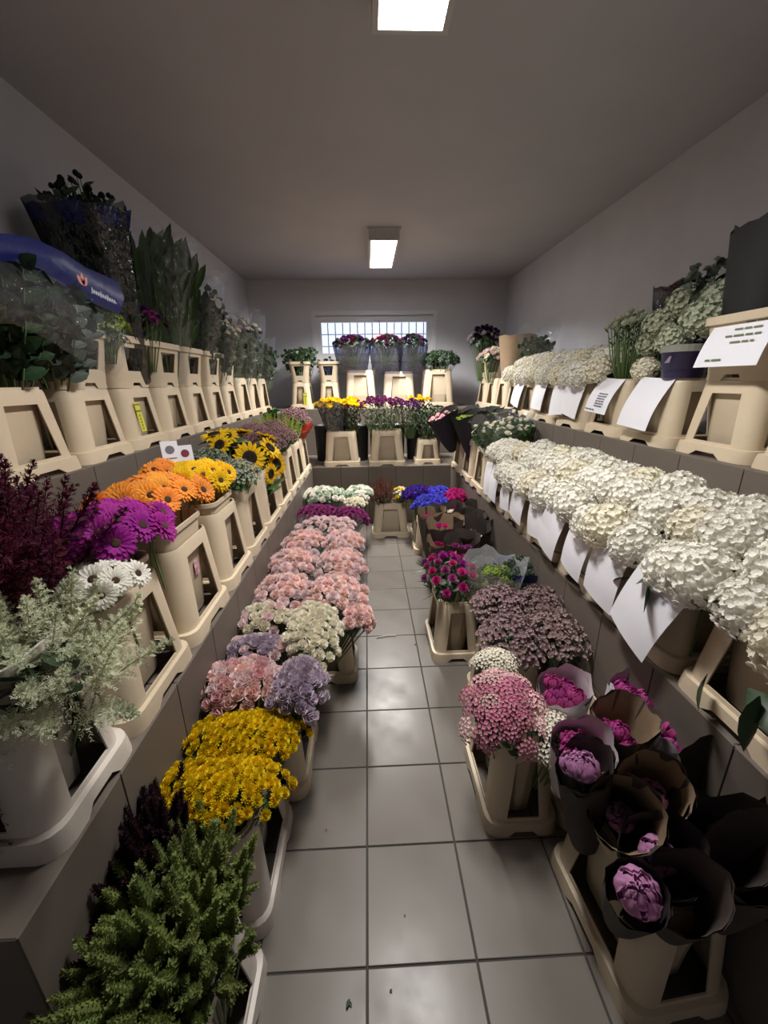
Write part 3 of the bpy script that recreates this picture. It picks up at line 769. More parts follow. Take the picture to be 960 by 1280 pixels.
# sunflowers
random.seed(3)
def sunflower(p, n, s=1.0, face=True):
    t = thing('sunflower', 'yellow sunflower with dark centre in the sunflower bucket', 'flower', group='sunflowers', M=Matrix.Translation(p))
    R = orient(n, rnd(0, 6)) @ Matrix.Scale(s, 4); n = Vector(n).normalized()
    head('petals', 'sunp', mk_sunflower, C['gyellow'], t, R); part('disc', variants('sund', mk_sundisc, 1)[0], M_SUND, t, R)
    q = MB(); q.tube([(0, 0, 0), -n*.05, (-n.x*.08, -n.y*.08, -.12), (-n.x*.05, -n.y*.05, -.34)], .006, 6); part('stem', q.mesh('stem'), M_STEM, t)
    for k in range(5):
        a = rnd(0, 6.3); add_leaf(t, Vector((-n.x*.06, -n.y*.06, -.05-.03*k)), (math.cos(a), math.sin(a), .1), rnd(.10, .15), M_GREEN, roll=rnd(-.5, .5))
for px, py, X, n, s in ((312, 572, -.74, (.45, -.85, .25), 1.35), (345, 580, -.66, (.8, -.45, .1), 1.3), (337, 560, -.68, (.7, -.2, .6), 1.15), (333, 546, -.72, (.3, .3, .9), 1.1), (268, 544, -.98, (-.1, -.2, 1), 1.2),
                        (283, 545, -.95, (.1, -.5, .8), 1.1), (302, 540, -.9, (.0, .3, 1), 1.1), (338, 592, -.66, (.9, -.3, -.1), 1.0), (275, 556, -.92, (-.2, -.8, .5), 1.0)):
    sunflower(at(px, py, X=X), n, s)

# ------------------------------------------------------------------ bunches on the floor, ledge of the gerberas
random.seed(11)
B = bunch
for i, (x, y) in enumerate(((-.45, 1.10), (-.47, .915))):
    B('chrysanthemum_bunch', ('yellow button chrysanthemum bunch against the pink roses', 'yellow button chrysanthemum bunch against the dark celosia')[i], 'flowers', (x, y, .42), (.20, .10, .075), 115, .0205, 'pomp', mk_pompon, C['yellow'], 'chrysanthemum_head', 'yellow chrysanthemum bunches', fol=M_GREEN)
plumes('celosia_bunch', 'green plumed celosia bunch on the floor', 'flowers', (-.465, .57, .40), (.165, .22, .12), 92, .135, 'cel', mk_celosia, C['celg'], tilt=(4, -6), lean=.9, wide=1.0, fol=M_GREEN)
plumes('celosia_bunch', 'dark burgundy celosia bunch behind the green one', 'flowers', (-.585, .73, .40), (.085, .16, .12), 40, .15, 'cel', mk_celosia, C['celd'], lean=.7, wide=.95, tilt=(0, -8))
B('rose_bunch', 'pink spray rose bunch beside the lilac roses', 'flowers', (-.52, 1.31, .44), (.165, .12, .10), 52, .030, 'rose', mk_rose, C['rosepink'], 'rose_head', mts=[C['rosepink'], C['pink'], C['pale']])
B('rose_bunch', 'lilac rose bunch at the aisle side', 'flowers', (-.29, 1.27, .46), (.085, .14, .10), 36, .028, 'rose', mk_rose, C['lilac'], 'rose_head', tilt=(0, 14))
B('rose_bunch', 'lilac rose bunch against the ledge', 'flowers', (-.51, 1.53, .44), (.15, .08, .08), 28, .028, 'rose', mk_rose, C['lilac'], 'rose_head', mts=[C['lilac'], C['lilac'], C['pale']])
B('rose_bunch', 'cream spray rose bunch with pink tips', 'flowers', (-.53, 1.76, .45), (.13, .11, .09), 36, .027, 'rose', mk_rose, C['cream'], 'rose_head', mts=[C['cream'], C['cream'], C['pale']])
B('rose_bunch', 'creamy white rose bunch hanging over the aisle', 'flowers', (-.28, 1.61, .46), (.12, .22, .11), 66, .026, 'rose', mk_rose, C['cream'], 'rose_head', tilt=(0, 10))
# pink carnations, wrapped in thin clear film
CN = [(-.49, 2.02, .15, .15, 0, 'nearest the cream roses by the ledge'), (-.20, 1.98, .16, .16, 8, 'hanging over the aisle by the cream roses'), (-.50, 2.36, .15, .17, 0, 'against the ledge in mid row'), (-.19, 2.34, .15, .16, 8, 'over the aisle in mid row'),
      (-.47, 2.72, .16, .17, 0, 'against the ledge further along'), (-.19, 2.70, .14, .16, 6, 'over the aisle further along'), (-.34, 3.05, .24, .13, 0, 'before the magenta chrysanthemums')]
for i, (x, y, rx, ry, tl, w) in enumerate(CN):
    p = 'pale' if i == 6 else 'pink'
    t = B('carnation_bunch', ('pale lilac-pink' if i == 6 else 'soft pink')+' carnation bunch '+w, 'flowers', (x, y, .44), (rx, ry, .13), 34, .036, 'carn', mk_carnation, C[p], 'carnation_head', 'pink carnation bunches', tilt=(0, tl), mts=[C[p], C[p], C['pale']], fol=M_EUC)
    sleeve(t, .09, max(rx, ry)*1.12, .29, -.20, M_FILM, sq=.5, jag=.02)
B('carnation_bunch', 'coral pink carnation bunch drooping beside the bucket wall', 'flowers', (-.09, 1.83, .40), (.08, .10, .09), 22, .034, 'carn', mk_carnation, C['pink'], 'carnation_head', tilt=(-8, 30), fol=M_EUC)
B('chrysanthemum_bunch', 'magenta chrysanthemum bunch behind the pale carnations', 'flowers', (-.46, 3.42, .45), (.17, .14, .10), 44, .032, 'pomp', mk_pompon, C['plum'], 'chrysanthemum_head')
B('chrysanthemum_bunch', 'magenta chrysanthemum bunch nearer the aisle', 'flowers', (-.17, 3.36, .44), (.16, .13, .10), 40, .032, 'pomp', mk_pompon, C['plum'], 'chrysanthemum_head', tilt=(0, 10))
B('carnation_bunch', 'white carnation bunch at the end of the floor row', 'flowers', (-.44, 3.86, .50), (.22, .20, .10), 44, .036, 'carn', mk_carnation, C['mint'], 'carnation_head', mts=[C['white'], C['mint']])
B('carnation_bunch', 'mint-white carnation bunch next to the rust-brown flowers', 'flowers', (-.10, 3.98, .48), (.14, .18, .10), 34, .034, 'carn', mk_carnation, C['mint'], 'carnation_head', mts=[C['mint'], C['white']])
B('chrysanthemum_bunch', 'small white chrysanthemum bunch above the magenta ones', 'flowers', (-.14, 3.70, .46), (.10, .11, .08), 24, .028, 'pomp', mk_pompon, C['cream'], 'chrysanthemum_head')
plumes('heather_bunch', 'rust-brown feathery bunch in the square bucket', 'flowers', (.13, 4.17, .38), (.12, .12, .16), 30, .20, 'ast', mk_astilbe, C['brown'], wide=.7, lean=.4)
B('daisy_bunch', 'white and yellow daisy bunch in the square bucket', 'flowers', (.34, 4.16, .40), (.08, .11, .12), 22, .024, 'pomp', mk_pompon, C['cream'], 'daisy_head', fol=M_GREEN, mts=[C['cream'], C['yellow'], C['white']])
# white and burgundy astilbe
random.seed(4)
plumes('astilbe_bunch', 'greenish white astilbe bunch at the ledge end', 'flowers', (-.77, .745, 1.00), (.18, .15, .12), 52, .19, 'ast', mk_astilbe, C['astw'], lean=1.1, tilt=(10, 8), wide=.95)
plumes('astilbe_bunch', 'dark burgundy astilbe bunch beside the magenta gerberas', 'flowers', (-.95, .93, 1.14), (.19, .19, .18), 62, .26, 'ast', mk_astilbe, C['burg'], lean=.8, wide=.85, tilt=(4, 10), fol=mat('burgundy_leaf', (.035, .008, .012), .6, .2))
plumes('astilbe_bunch', 'wine red astilbe bunch low beside the white astilbe bucket', 'flowers', (-.86, .58, .72), (.10, .05, .12), 10, .20, 'ast', mk_astilbe, C['burg'], lean=.5, wide=.9)
t = thing('leaf_spray', 'jagged dark green leaves under the white astilbe', 'leaves', M=Matrix.Translation((-.74, .72, 1.06)))
for k in range(16):
    a = rnd(-2.6, .9); add_leaf(t, (rnd(-.08, .08), rnd(-.08, .04), rnd(-.05, .02)), (math.cos(a), math.sin(a), rnd(-.7, -.1)), rnd(.09, .14), M_DKGREEN, roll=rnd(-.5, .5))
# the rest of that ledge
spraybunch('thistle_bunch', 'grey-green thistle bunch beside the yellow gerberas', 'flowers', (-.72, 2.22, 1.05), (.13, .16, .15), 'sp1', 420, .07, C['thistle'], npet=6)
spraybunch('thistle_bunch', 'grey-green thistle bunch behind the sunflower', 'flowers', (-.96, 2.45, 1.08), (.14, .15, .15), 'sp1', 420, .07, C['thistle'], npet=6)
spraybunch('wax_flower_bunch', 'plum wax flower bunch behind the yellow gerberas', 'flowers', (-1.02, 2.20, 1.08), (.13, .10, .10), 'sp1', 420, .07, C['plum'])
for i, (x, y, z) in enumerate(((-.98, 2.98, 1.12), (-.76, 3.02, 1.10), (-.94, 3.38, 1.13), (-.74, 3.42, 1.10), (-.86, 3.74, 1.12))):
    spraybunch('sea_lavender_bunch', 'dusty pink sea lavender bunch behind the sunflowers', 'flowers', (x, y, z), (.16, .19, .16), 'sp2', 760, .055, C['dusty'], 'sea lavender bunches')
for i, (x, y) in enumerate(((-.96, 3.9), (-.78, 4.08), (-1.0, 4.25))):
    plumes('grass_bunch', 'light green grassy bunch between sea lavender and red wrap', 'flowers', (x, y, 1.08), (.13, .15, .16), 26, .16, 'ast', mk_astilbe, C['greenf'], 'light green grassy bunches', lean=.6, wide=.6, fol=M_GREEN)

# ------------------------------------------------------------------ floor on the hydrangea side
random.seed(15)
# kalanchoe: tiny flowers in umbels, pink and white
def mk_umbel(i):
    q = MB()
    for j in range(30):
        r = math.sqrt((j+.5)/30); a = j*2.39996; p = Vector((r*math.cos(a), r*math.sin(a), .55*math.sqrt(1-.8*r*r)+rnd(-.05, .05)))
        M = Matrix.Translation(p) @ orient((p.x*.7+rnd(-.2, .2), p.y*.7+rnd(-.2, .2), .8), rnd(0, 6))
        for k in range(4): q.petal(M @ RZ(k*PI/2), .20, .17, [(0, .4), (.5, 1), (1, .3)], .3, .2, .2)
    return q.mesh('flower_umbel')
B('kalanchoe_bunch', 'pink kalanchoe bunch in the bucket beside the aisle', 'flowers', (.47, 1.16, .41), (.13, .15, .13), 26, .042, 'umb', mk_umbel, C['hotpink'], 'flower_umbel', tilt=(6, -4), mts=[C['hotpink'], C['hotpink'], C['rosepink']])
B('kalanchoe_bunch', 'white kalanchoe bunch at the bucket corner towards the peonies', 'flowers', (.62, 1.07, .39), (.06, .10, .10), 13, .036, 'umb', mk_umbel, C['cream'], 'flower_umbel', tilt=(8, 8))
B('kalanchoe_bunch', 'white kalanchoe bunch behind the pink kalanchoe', 'flowers', (.50, 1.37, .44), (.09, .06, .09), 12, .036, 'umb', mk_umbel, C['cream'], 'flower_umbel')
for i, (x, y) in enumerate(((.62, 1.52), (.82, 1.55), (.66, 1.80), (.86, 1.78))):
    spraybunch('wax_flower_bunch', 'dusty mauve wax flower bunch '+('beside the aisle, next to the kalanchoe', 'by the ledge, behind the magenta peonies', 'beside the aisle, next to the asters', 'by the ledge, next to the wrapped greens')[i], 'flowers', (x, y, .42), (.15, .17, .17), 'sp3', 640, .075, C['wax'], 'dusty mauve wax flowers', npet=5, fol=M_DKGREEN)
# asters
B('aster_bunch', 'purple-pink aster bunch with dark leaves over its bucket', 'flowers', (.47, 2.20, .43), (.17, .22, .15), 30, .030, 'pomp', mk_pompon, C['plum'], 'aster_head', fol=M_DKGREEN, mts=[C['plum'], C['cerise'], C['magenta']])
t = bpy.data.objects['aster_bunch']
for k in range(46):
    a = rnd(0, 6.3); add_leaf(t, (.13*math.cos(a), .16*math.sin(a), rnd(-.02, .09)), (math.cos(a), math.sin(a), rnd(-.4, .6)), rnd(.07, .11), M_DKGREEN, True)
# greens in printed film
t = B('greens_bunch', 'light green leafy bunch in clear printed film', 'flowers', (.70, 2.07, .42), (.13, .13, .15), 30, .03, 'leafball', lambda i: mk_tuft(i), M_GREEN, 'leaf_tuft', fol=M_GREEN, mts=[M_GREEN, C['greenf'], M_GREEN])
sleeve(t, .09, .17, .36, -.16, M_FILM2, sq=.6, jag=.03)
t = B('greens_bunch', 'dark green leafy bunch in blue-edged film', 'flowers', (.88, 2.16, .44), (.10, .12, .13), 22, .03, 'leafball', lambda i: mk_tuft(i), M_DKGREEN, 'leaf_tuft', fol=M_DKGREEN, mts=[M_GREEN, M_DKGREEN])
M_BLUEF = filmmat('blue_film', col=(.12, .16, .5), gloss=.12, diff=.55, dcol=(.012, .018, .12))
sleeve(t, .08, .13, .30, -.16, M_FILM, sq=.6, jag=.02)
part('blue_band', cone_mesh(.128, .136, .05, sq=.6, jag=.004, name='blue_band'), M_BLUEF, t, T3(0, 0, .06))

# paper-wrapped bouquets
def wrapped(label, loc, tilt, r1, h, outer, inner, heads=0, hmt=None, hs=.045, key='peo', fn=None, rz=0, cat='bouquet', name='wrapped_bouquet', sq=.35, lo=.10, group=None, slant=.03, hz=.0, r0=.035, flare=.8, spread=.55):
    t = thing(name, label, cat, group=group, M=tmat(loc, tilt, rz))
    part('wrap', cone_mesh(r0, r1, h, sq=sq, jag=.012, pleat=.03, slant=slant, flare=flare), outer, t)
    o = part('wrap_lining', cone_mesh(r0*.9, r1*.975, h*.995, sq=sq, jag=.012, pleat=.02, slant=slant*.9, flare=flare), inner, t)
    q = MB()
    for k in range(heads):
        a = k*2.4+rnd(0, .5); r = r1*spread*math.sqrt(k/max(1, heads-.5)); p = Vector((r*math.cos(a), r*math.sin(a), h-lo+hz+rnd(-.02, .02)))
        head('flower_head', key, fn or mk_peony, hmt, t, place(p, (p.x*2, p.y*2, 1), rnd(0, 6), hs*rnd(.85, 1.1)))
        q.tube([(0, 0, .05), p], .004, 5)
    if heads: part('stems', q.mesh('stems'), M_STEM, t)
    return t
random.seed(31)
# magenta peonies in pale sleeves, behind the big bucket
M_SLV = mat('white_sleeve', (.62, .56, .60), .5, .06, bump=.2, bscale=20)
for i, (x, y, z, tl, rz, w) in enumerate(((.66, 1.02, .26, (18, -6), 0, 'next to the white kalanchoe'), (.70, 1.20, .26, (8, -4), 0, 'in front of the wax flowers'), (.90, 1.16, .27, (8, 6), 0, 'by the ledge under the hydrangeas'), (.93, 1.02, .25, (10, 10), 0, 'between dark paper and ledge'))):
    wrapped('magenta peonies in a white paper sleeve '+w, (x, y, z), tl, .085, .30, M_SLV, M_SLV, 7, C['peonyd'], .036, lo=.035, rz=rz, sq=.5, flare=.6, r0=.05)
wrapped('brown kraft wrapped bouquet among the white sleeves', (.79, 1.04, .28), (10, 0), .085, .31, M_KRAFT, M_KRAFTIN, 3, C['peonyd'], .035, lo=.08, sq=.6)
# dark paper peonies of the big bucket: (pixel of the open end, depth plane) -> world
for i, (x, y, z, tl, r1, nh, lo, w) in enumerate((
    (.655, .88, .20, (4, -10), .075, 2, .02, 'with two pink peonies by the bucket corner'),
    (.665, .70, .17, (20, -14), .062, 1, -.03, 'with one large open pink peony on top'),
    (.76, .90, .24, (30, -20), .085, 1, .10, 'with its brown lining turned to the aisle'),
    (.77, .80, .20, (26, -14), .085, 1, .07, 'half closed over a pale peony'),
    (.755, .66, .22, (18, -16), .070, 0, .10, 'folded down over the front of the bucket'),
    (.87, .92, .26, (26, -22), .085, 1, .09, 'standing against the ledge tiles'),
    (.86, .74, .24, (18, -6), .085, 0, .12, 'leaning away to the dark end'),
    (.87, .66, .24, (12, -6), .080, 0, .1, 'hanging over the bucket rim'),
    (.90, .82, .26, (8, 2), .085, 0, .1, 'rising above the others'))):
    wrapped('dark paper bouquet '+w, (x, y, z), tl, r1, .36, M_KRAFT, M_KRAFTIN if i in (2, 5) else M_KRAFT, nh, C['peony'], .042 if i != 1 else .052, lo=lo, sq=.2, slant=(.05, .02, .07, .06, .09, .06, .08, .08, .05)[i], spread=.5, r0=.04, flare=.7)
# dark kraft bouquets further along
FAR = [(.52, 2.76, .10, 'with the blunt dark side to the aisle'), (.66, 2.62, .10, 'behind the purple asters'), (.80, 2.84, .11, 'beneath the far hydrangeas'), (.60, 2.98, .12, 'in the first dark row'), (.76, 3.10, .11, 'in the second dark row'),
       (.90, 3.02, .10, 'against the ledge tiles'), (.52, 3.20, .10, 'before the blue flowers'), (.88, 3.34, .10, 'below the film-wrapped buckets'), (.68, 3.30, .10, 'before the cerise flowers')]
for i, (x, y, r1, w) in enumerate(FAR):
    wrapped('dark brown kraft paper bouquet '+w, (x, y, .16), (rnd(2, 14), rnd(-8, 6)), r1*1.2, .42 if i else .34, M_KRAFT, M_KRAFT if i % 3 else M_KRAFTIN, 3, C[('cerise', 'plum', 'cream')[i % 3]], .03, lo=.07, sq=.8, key='rose', fn=mk_rose, r0=.05, slant=.02)
wrapped('open kraft paper cone with a white lining', (.76, 2.40, .24), (34, -14), .095, .33, M_KRAFTIN, mat('white_lining', (.70, .66, .58), .8, 0), 2, C['white'], .03, lo=.12, sq=.1, key='rose', fn=mk_rose)
# blue and cerise flowers at the end of the aisle
for x, y, r, k, w in ((.58, 3.62, .14, 'blue', 'nearest the dark kraft paper'), (.70, 3.92, .14, 'blue', 'under the film-wrapped buckets'), (.50, 3.98, .13, 'violet', 'next to the square bucket')):
    B('carnation_bunch', {'blue': 'bright blue', 'violet': 'deep violet blue'}[k]+' dyed carnation bunch '+w, 'flowers', (x, y, .44), (r*1.15, r*1.2, .13), 40, .034, 'carn', mk_carnation, C[k], 'carnation_head')
B('carnation_bunch', 'cerise carnation bunch beside the blue ones', 'flowers', (.84, 3.78, .46), (.10, .15, .12), 30, .032, 'carn', mk_carnation, C['cerise'], 'carnation_head')
B('carnation_bunch', 'small cerise carnation bunch rising from the kraft paper', 'flowers', (.76, 3.40, .46), (.07, .06, .07), 14, .030, 'carn', mk_carnation, C['cerise'], 'carnation_head')
for x, y in ((.60, 3.70), (.62, 4.08)): bucket('cream bucket of dyed blue carnations', x, y+.02, rot=90, H=.34, group='buckets of dyed blue carnations', Wd=.27, L=.36)

# ------------------------------------------------------------------ paper sheets
def sheet_mesh(w, h, bend, curl=.0, nu=6, nv=9):
    """sheet hanging in local -Z from its top edge, front towards -Y; the top bends back over the rim"""
    q = MB()
    for j in range(nv+1):
        t = j/nv
        for i in range(nu+1):
            u = i/nu-.5
            zz = -h*t; yy = -bend*math.sin(min(1, t*1.2)*PI/2)+curl*u*u*4*t
            q.v.append((u*w, yy, zz))
    for j in range(nv):
        for i in range(nu): q.f.append((j*(nu+1)+i, (j+1)*(nu+1)+i, (j+1)*(nu+1)+i+1, j*(nu+1)+i+1))
    return q.mesh('paper_sheet', True)
def paper(label, M, w=.21, h=.297, bend=.03, curl=0.0, lines=(), group=None, ink=None):
    t = thing('paper_sheet', label, 'paper', group=group, M=M)
    me = sheet_mesh(w, h, bend, curl); part('sheet', me, M_PAPER, t)
    for t0, u0, u1 in lines:                                     # a printed line: fraction down the sheet, from u0 to u1
        q = MB(); k = u0
        while k < u1-.01:
            wl = min(rnd(.05, .16), u1-k)
            for e in range(2):
                pass
            y0 = -bend*math.sin(min(1, t0*1.2)*PI/2)-.0036
            q.box((k-.5)*w, (k+wl-.5)*w, y0-.0004, y0, -h*t0-.0035, -h*t0+.0035); k += wl+.025
        part('print_line', q.mesh('print_line'), ink or M_INK, t, kind='stuff')
    return t
FACE_L = RZ(-PI/2)                     # sheet front turned to -X (towards the aisle from the hydrangea side)
def pm(x, y, z, lean=0, roll=0): return Matrix.Translation((x, y, z)) @ FACE_L @ RX(math.radians(-lean)) @ Matrix.Rotation(math.radians(roll), 4, 'Y')
M_INKG = mat('green_ink', (.16, .2, .1), .8, .1)
paper('printed white sheet with four bold lines on the collar of the sign bucket', pm(1.50, 1.655, 1.845, 14, 0), .30, .22, .035, 0, [(.22, .5, .8), (.34, .4, .82), (.46, .32, .84), (.58, .45, .8), (.88, .18, .45)], ink=M_INKG)
paper('white sheet with six short printed lines over a bucket front', pm(1.475, 2.49, 1.60, 10, 3), .24, .21, .05, 0, [(.45+.07*k, .4, .78) for k in range(6)]+[(.92, .05, .5)])
paper('blank white sheet over a bucket front, next to the printed one', pm(1.475, 2.10, 1.60, 10, 3), .25, .26, .05, 0, [])
for i, (y, z, ro, w_, h_) in enumerate(((2.86, 1.60, 8, .26, .25), (3.10, 1.60, -6, .22, .26), (3.45, 1.58, 4, .22, .22), (3.95, 1.58, 10, .22, .22))):
    paper('crumpled white paper hanging below the upper hydrangeas', pm(1.45, y, z, 6, ro), w_, h_, .02, .006, [], group='white papers below the upper hydrangeas')
for i, (y, z, ro, le, w_, h_) in enumerate(((1.115, 1.015, 16, 4, .22, .30), (1.40, 1.01, 6, 0, .21, .27), (1.62, 1.0, 10, 0, .18, .25), (1.88, 1.0, 14, 0, .21, .26), (2.12, 1.0, -8, 0, .18, .24), (2.36, 1.0, 8, 0, .2, .24), (2.62, 1.0, -5, 0, .18, .24), (2.86, 1.0, 6, 0, .18, .25), (3.05, 1.0, -6, 0, .16, .25))):
    paper('large creased white sheet hanging below the nearest hydrangeas' if i == 0 else 'white paper sheet hanging in front of a hydrangea bucket', pm(.935, y, z, le, ro), w_, h_, .03, .008, [], group=None if i == 0 else 'white sheets on the hydrangea buckets')

# price cards behind the orange gerberas
for i, (px, py) in enumerate(((213, 566), (232, 570))):
    t = thing('price_card', ('white price card behind the orange gerberas', 'white flower card with a dark red rose print')[i], 'card', M=Matrix.Translation(at(px, py, X=-1.02)) @ RZ(.6) @ RX(-.25))
    q = MB(); q.box(-.04, .04, -.001, .001, -.06, .06); part('card', q.mesh('card'), M_PAPER, t)
    q = MB(); q.lathe([(.022, -.0006), (.022, .0006)], 12, True, True); part('rose_print' if i else 'print_mark', q.mesh('rose_print'), mat('dark_red_ink', (.2, .02, .04), .7, 0) if i else M_INK, t, T3(0, -.0018, .015) @ RX(PI/2))
    q = MB(); q.box(-.026, .026, -.0022, -.001, -.032, -.026); part('print_line', q.mesh('print_line'), M_INK, t)
    q = MB(); q.tube([(0, .003, -.3), (0, .003, -.05)], .002, 5); part('card_stick', q.mesh('card_stick'), M_STEM, t)

# ------------------------------------------------------------------ upper ledge contents on the gerbera side
random.seed(44)
def stalks(name, label, loc, n, H, spread, leafmt, tilt=(0, 0), leaf=.09, lps=9, narrow=True, group=None, topmt=None, topkey=None, topfn=None, tops=.02, film=None, filmr=.16, cat='flowers', stem=M_STEM, up=.8, z0=.25):
    """tall leafy stems standing in a bucket; leaves joined per stem"""
    t = thing(name, label, cat, group=group, M=tmat(loc, tilt))
    for k in range(n):
        a = k*2.4; r = math.sqrt((k+.5)/n); tip = Vector((spread*r*math.cos(a), spread*r*math.sin(a), H*rnd(.85, 1.0)*(1-.12*r)))
        bs = Vector((tip.x*.35, tip.y*.35, 0)); q = MB(); q.tube([bs, bs.lerp(tip, .5)+Vector((tip.x*.08, tip.y*.08, 0)), tip], [.004, .0035, .002], 4)
        s = part('stem', q.mesh('stem'), stem, t)
        q = MB()
        for j in range(lps):
            f = z0+(1-z0)*(j+.5)/lps; p = bs.lerp(tip, f); aa = j*2.39996+k
            d = orient((math.cos(aa), math.sin(aa), up), 0) @ RX(PI/2)
            q.petal(Matrix.Translation(p) @ d, leaf*rnd(.8, 1.15)*(1.1-.4*f), leaf*(.22 if narrow else .62), LEAF, -.4, .25)
        part('leaves', q.mesh('leaves'), leafmt, s)
        if topfn: head('flower_head', topkey, topfn, topmt, s, place(tip, (tip.x, tip.y, .6), rnd(0, 6), tops*rnd(.8, 1.15)))
    if film: sleeve(t, spread*.55, filmr, H*1.0, .04, film, sq=.3, jag=.03, rows=8)
    return t
def mk_seed(i):
    q = MB(); q.lathe([(.1, -.9), (.8, -.5), (1, 0), (.7, .7), (.2, 1)], 8, True, True); return q.mesh('seed_head', True)
# the near wrap: dark leaves under blue-edged film
for i, (x, y) in enumerate(((-1.32, 1.30), (-1.30, 1.60), (-1.30, 1.84))):
    stalks('foliage_bunch', ('dark leafy bunch at the end of the upper ledge', 'dark leafy bunch under the blue-edged film', 'grey leafy bunch at the film corner')[i], (x, y, Z2+.315), 18, .50 if i < 2 else .42, .16, (M_DKGREEN, M_DKGREEN, M_EUC)[i], (0, 6), .085, 20, False, up=.7, z0=.08)
t = thing('blue_film_wrap', 'blue-edged clear film with white lettering over the dark leaves', 'wrap', M=Matrix.Translation((-1.25, 1.78, Z2+.32)))
PT = [(-60, 296), (-20, 291), (15, 292), (45, 299), (75, 315), (110, 334), (148, 352)]
PB = [(-60, 330), (-20, 325), (15, 327), (45, 336), (75, 352), (110, 376), (146, 394)]
XF = -1.14
TW = t.matrix_world.inverted()
def lay(rows, bulge):
    """sheet through rows of photo points that hang on the plane of the bucket fronts"""
    q = MB(); n = len(rows[0])
    for j, r in enumerate(rows):
        for i, (a, c) in enumerate(r): p = at(a, c, X=XF); p.x += bulge*math.sin(PI*j/(len(rows)-1))+.012*math.sin(i*2.1+j); q.v.append(tuple(p-Vector((-1.25, 1.78, Z2+.32))))
    for j in range(len(rows)-1):
        for i in range(n-1): q.f.append((j*n+i, j*n+i+1, (j+1)*n+i+1, (j+1)*n+i))
    return q
mid = [((a+b2)/2, (c+d2)/2) for (a, c), (b2, d2) in zip(PT, PB)]
low = [[(a-k*1.5+(4*math.sin(i*3+k)), c+k*26) for i, (a, c) in enumerate(PB)] for k in (0, 1, 2, 3)]
part('clear_film', lay(low, .05).mesh('clear_film', True), M_FILM, t)
band = part('blue_band', lay([PT, mid, PB], .02).mesh('blue_band', True), mat('blue_plastic', (.006, .012, .095), .35, 0, bump=.2, bscale=25), t, label='blue printed film band')
def onband(f, v):
    k = f*(len(PT)-1); i = min(int(k), len(PT)-2); g = k-i
    a = [PT[i][m2]*(1-g)+PT[i+1][m2]*g for m2 in (0, 1)]; c = [PB[i][m2]*(1-g)+PB[i+1][m2]*g for m2 in (0, 1)]
    p = at(a[0]*(1-v)+c[0]*v, a[1]*(1-v)+c[1]*v, X=XF+.045); return p-Vector((-1.25, 1.78, Z2+.32))
for k in range(11):                           # handwriting-like white lettering, too blurred to read
    hh = .016 if k in (0, 4, 7) else .010; p = onband(.86+.0125*k, .66); q = MB()
    q.tube([p+Vector((0, -.006, -hh*.5)), p+Vector((0, 0, hh)), p+Vector((0, .007, -hh*.3)), p+Vector((0, .013, 0))], .0017, 4); part('letter', q.mesh('letter'), M_PAPER, band)
q = MB(); p = onband(.81, .62)
for ang in (.5, 1.2, 2.0): q.petal(Matrix.Translation(p) @ Matrix.Rotation(PI/2, 4, 'Z') @ Matrix.Rotation(PI/2, 4, 'X') @ RZ(ang-1.2), .045, .024, LEAF)
part('petal_emblem', q.mesh('petal_emblem'), mat('salmon_print', (.55, .22, .2), .6, 0), band)
# tall dark bundle against the wall
t = stalks('seed_head_bunch', 'tall dark bunch with black seed heads in blue-rimmed film', (-1.34, 2.48, Z2+.30), 70, 1.0, .17, M_DKGREEN, (14, 2), .10, 8, True, topmt=C['dark'], topkey='seed', topfn=mk_seed, tops=.014)
sleeve(t, .10, .19, .82, .04, filmmat('smoky_film', col=(.30, .30, .30), gloss=.10, diff=.2, dcol=(.03, .03, .035)), sq=.3, jag=.012, rows=8)
part('blue_band', cone_mesh(.182, .192, .07, sq=.3, jag=.01, name='blue_band'), M_BLUEF, t, T3(0, 0, .775))
spraybunch('goldenrod_bunch', 'yellow-green goldenrod bunch over the collar', 'flowers', (-1.25, 2.17, Z2+.52), (.11, .13, .16), 'sp1', 420, .07, C['greenf'])
B('statice_bunch', 'purple statice bunch between goldenrod and green stems', 'flowers', (-1.28, 2.58, Z2+.62), (.11, .10, .12), 30, .024, 'pomp', mk_pompon, C['purple'], 'flower_head', mts=[C['purple'], C['burg'], C['plum']])
stalks('gladiolus_bunch', 'tall upright green strap-leaved bunch against the wall', (-1.36, 3.02, Z2+.30), 44, .90, .19, M_GREEN, (0, 6), .26, 7, True, film=M_FILM, filmr=.20, up=3.2)
stalks('eucalyptus_bunch', 'grey eucalyptus bunch in clear film with a round sticker', (-1.36, 3.50, Z2+.28), 22, .84, .17, M_EUC, (0, 10), .075, 12, False, film=M_FILM, filmr=.19)
q = MB(); q.lathe([(.035, 0), (.033, .002)], 16, False, True)
part('round_sticker', q.mesh('round_sticker'), mat('round_label', (.42, .40, .36), .6, 0), bpy.data.objects['eucalyptus_bunch'], Matrix.Translation((.15, -.08, .66)) @ orient((.9, -.35, .1)))
stalks('eucalyptus_bunch', 'tall dark eucalyptus bunch past the sticker bunch', (-1.40, 3.86, Z2+.28), 18, .86, .15, M_DKGREEN, (0, 3), .075, 12, False, film=M_FILM, filmr=.18)
stalks('stock_bunch', 'white-flowered stem bunch in clear film on the upper ledge', (-1.32, 3.80, Z2+.30), 22, .58, .15, M_EUC, (0, 10), .08, 8, False, topmt=C['cream'], topkey='carn', topfn=mk_carnation, tops=.028, film=M_FILM, filmr=.20)
stalks('stock_bunch', 'pale pink and white stem bunch in clear film on the upper ledge', (-1.34, 4.20, Z2+.30), 22, .66, .17, M_DKGREEN, (0, 6), .08, 8, False, topmt=C['pale'], topkey='carn', topfn=mk_carnation, tops=.028, film=M_FILM, filmr=.21)
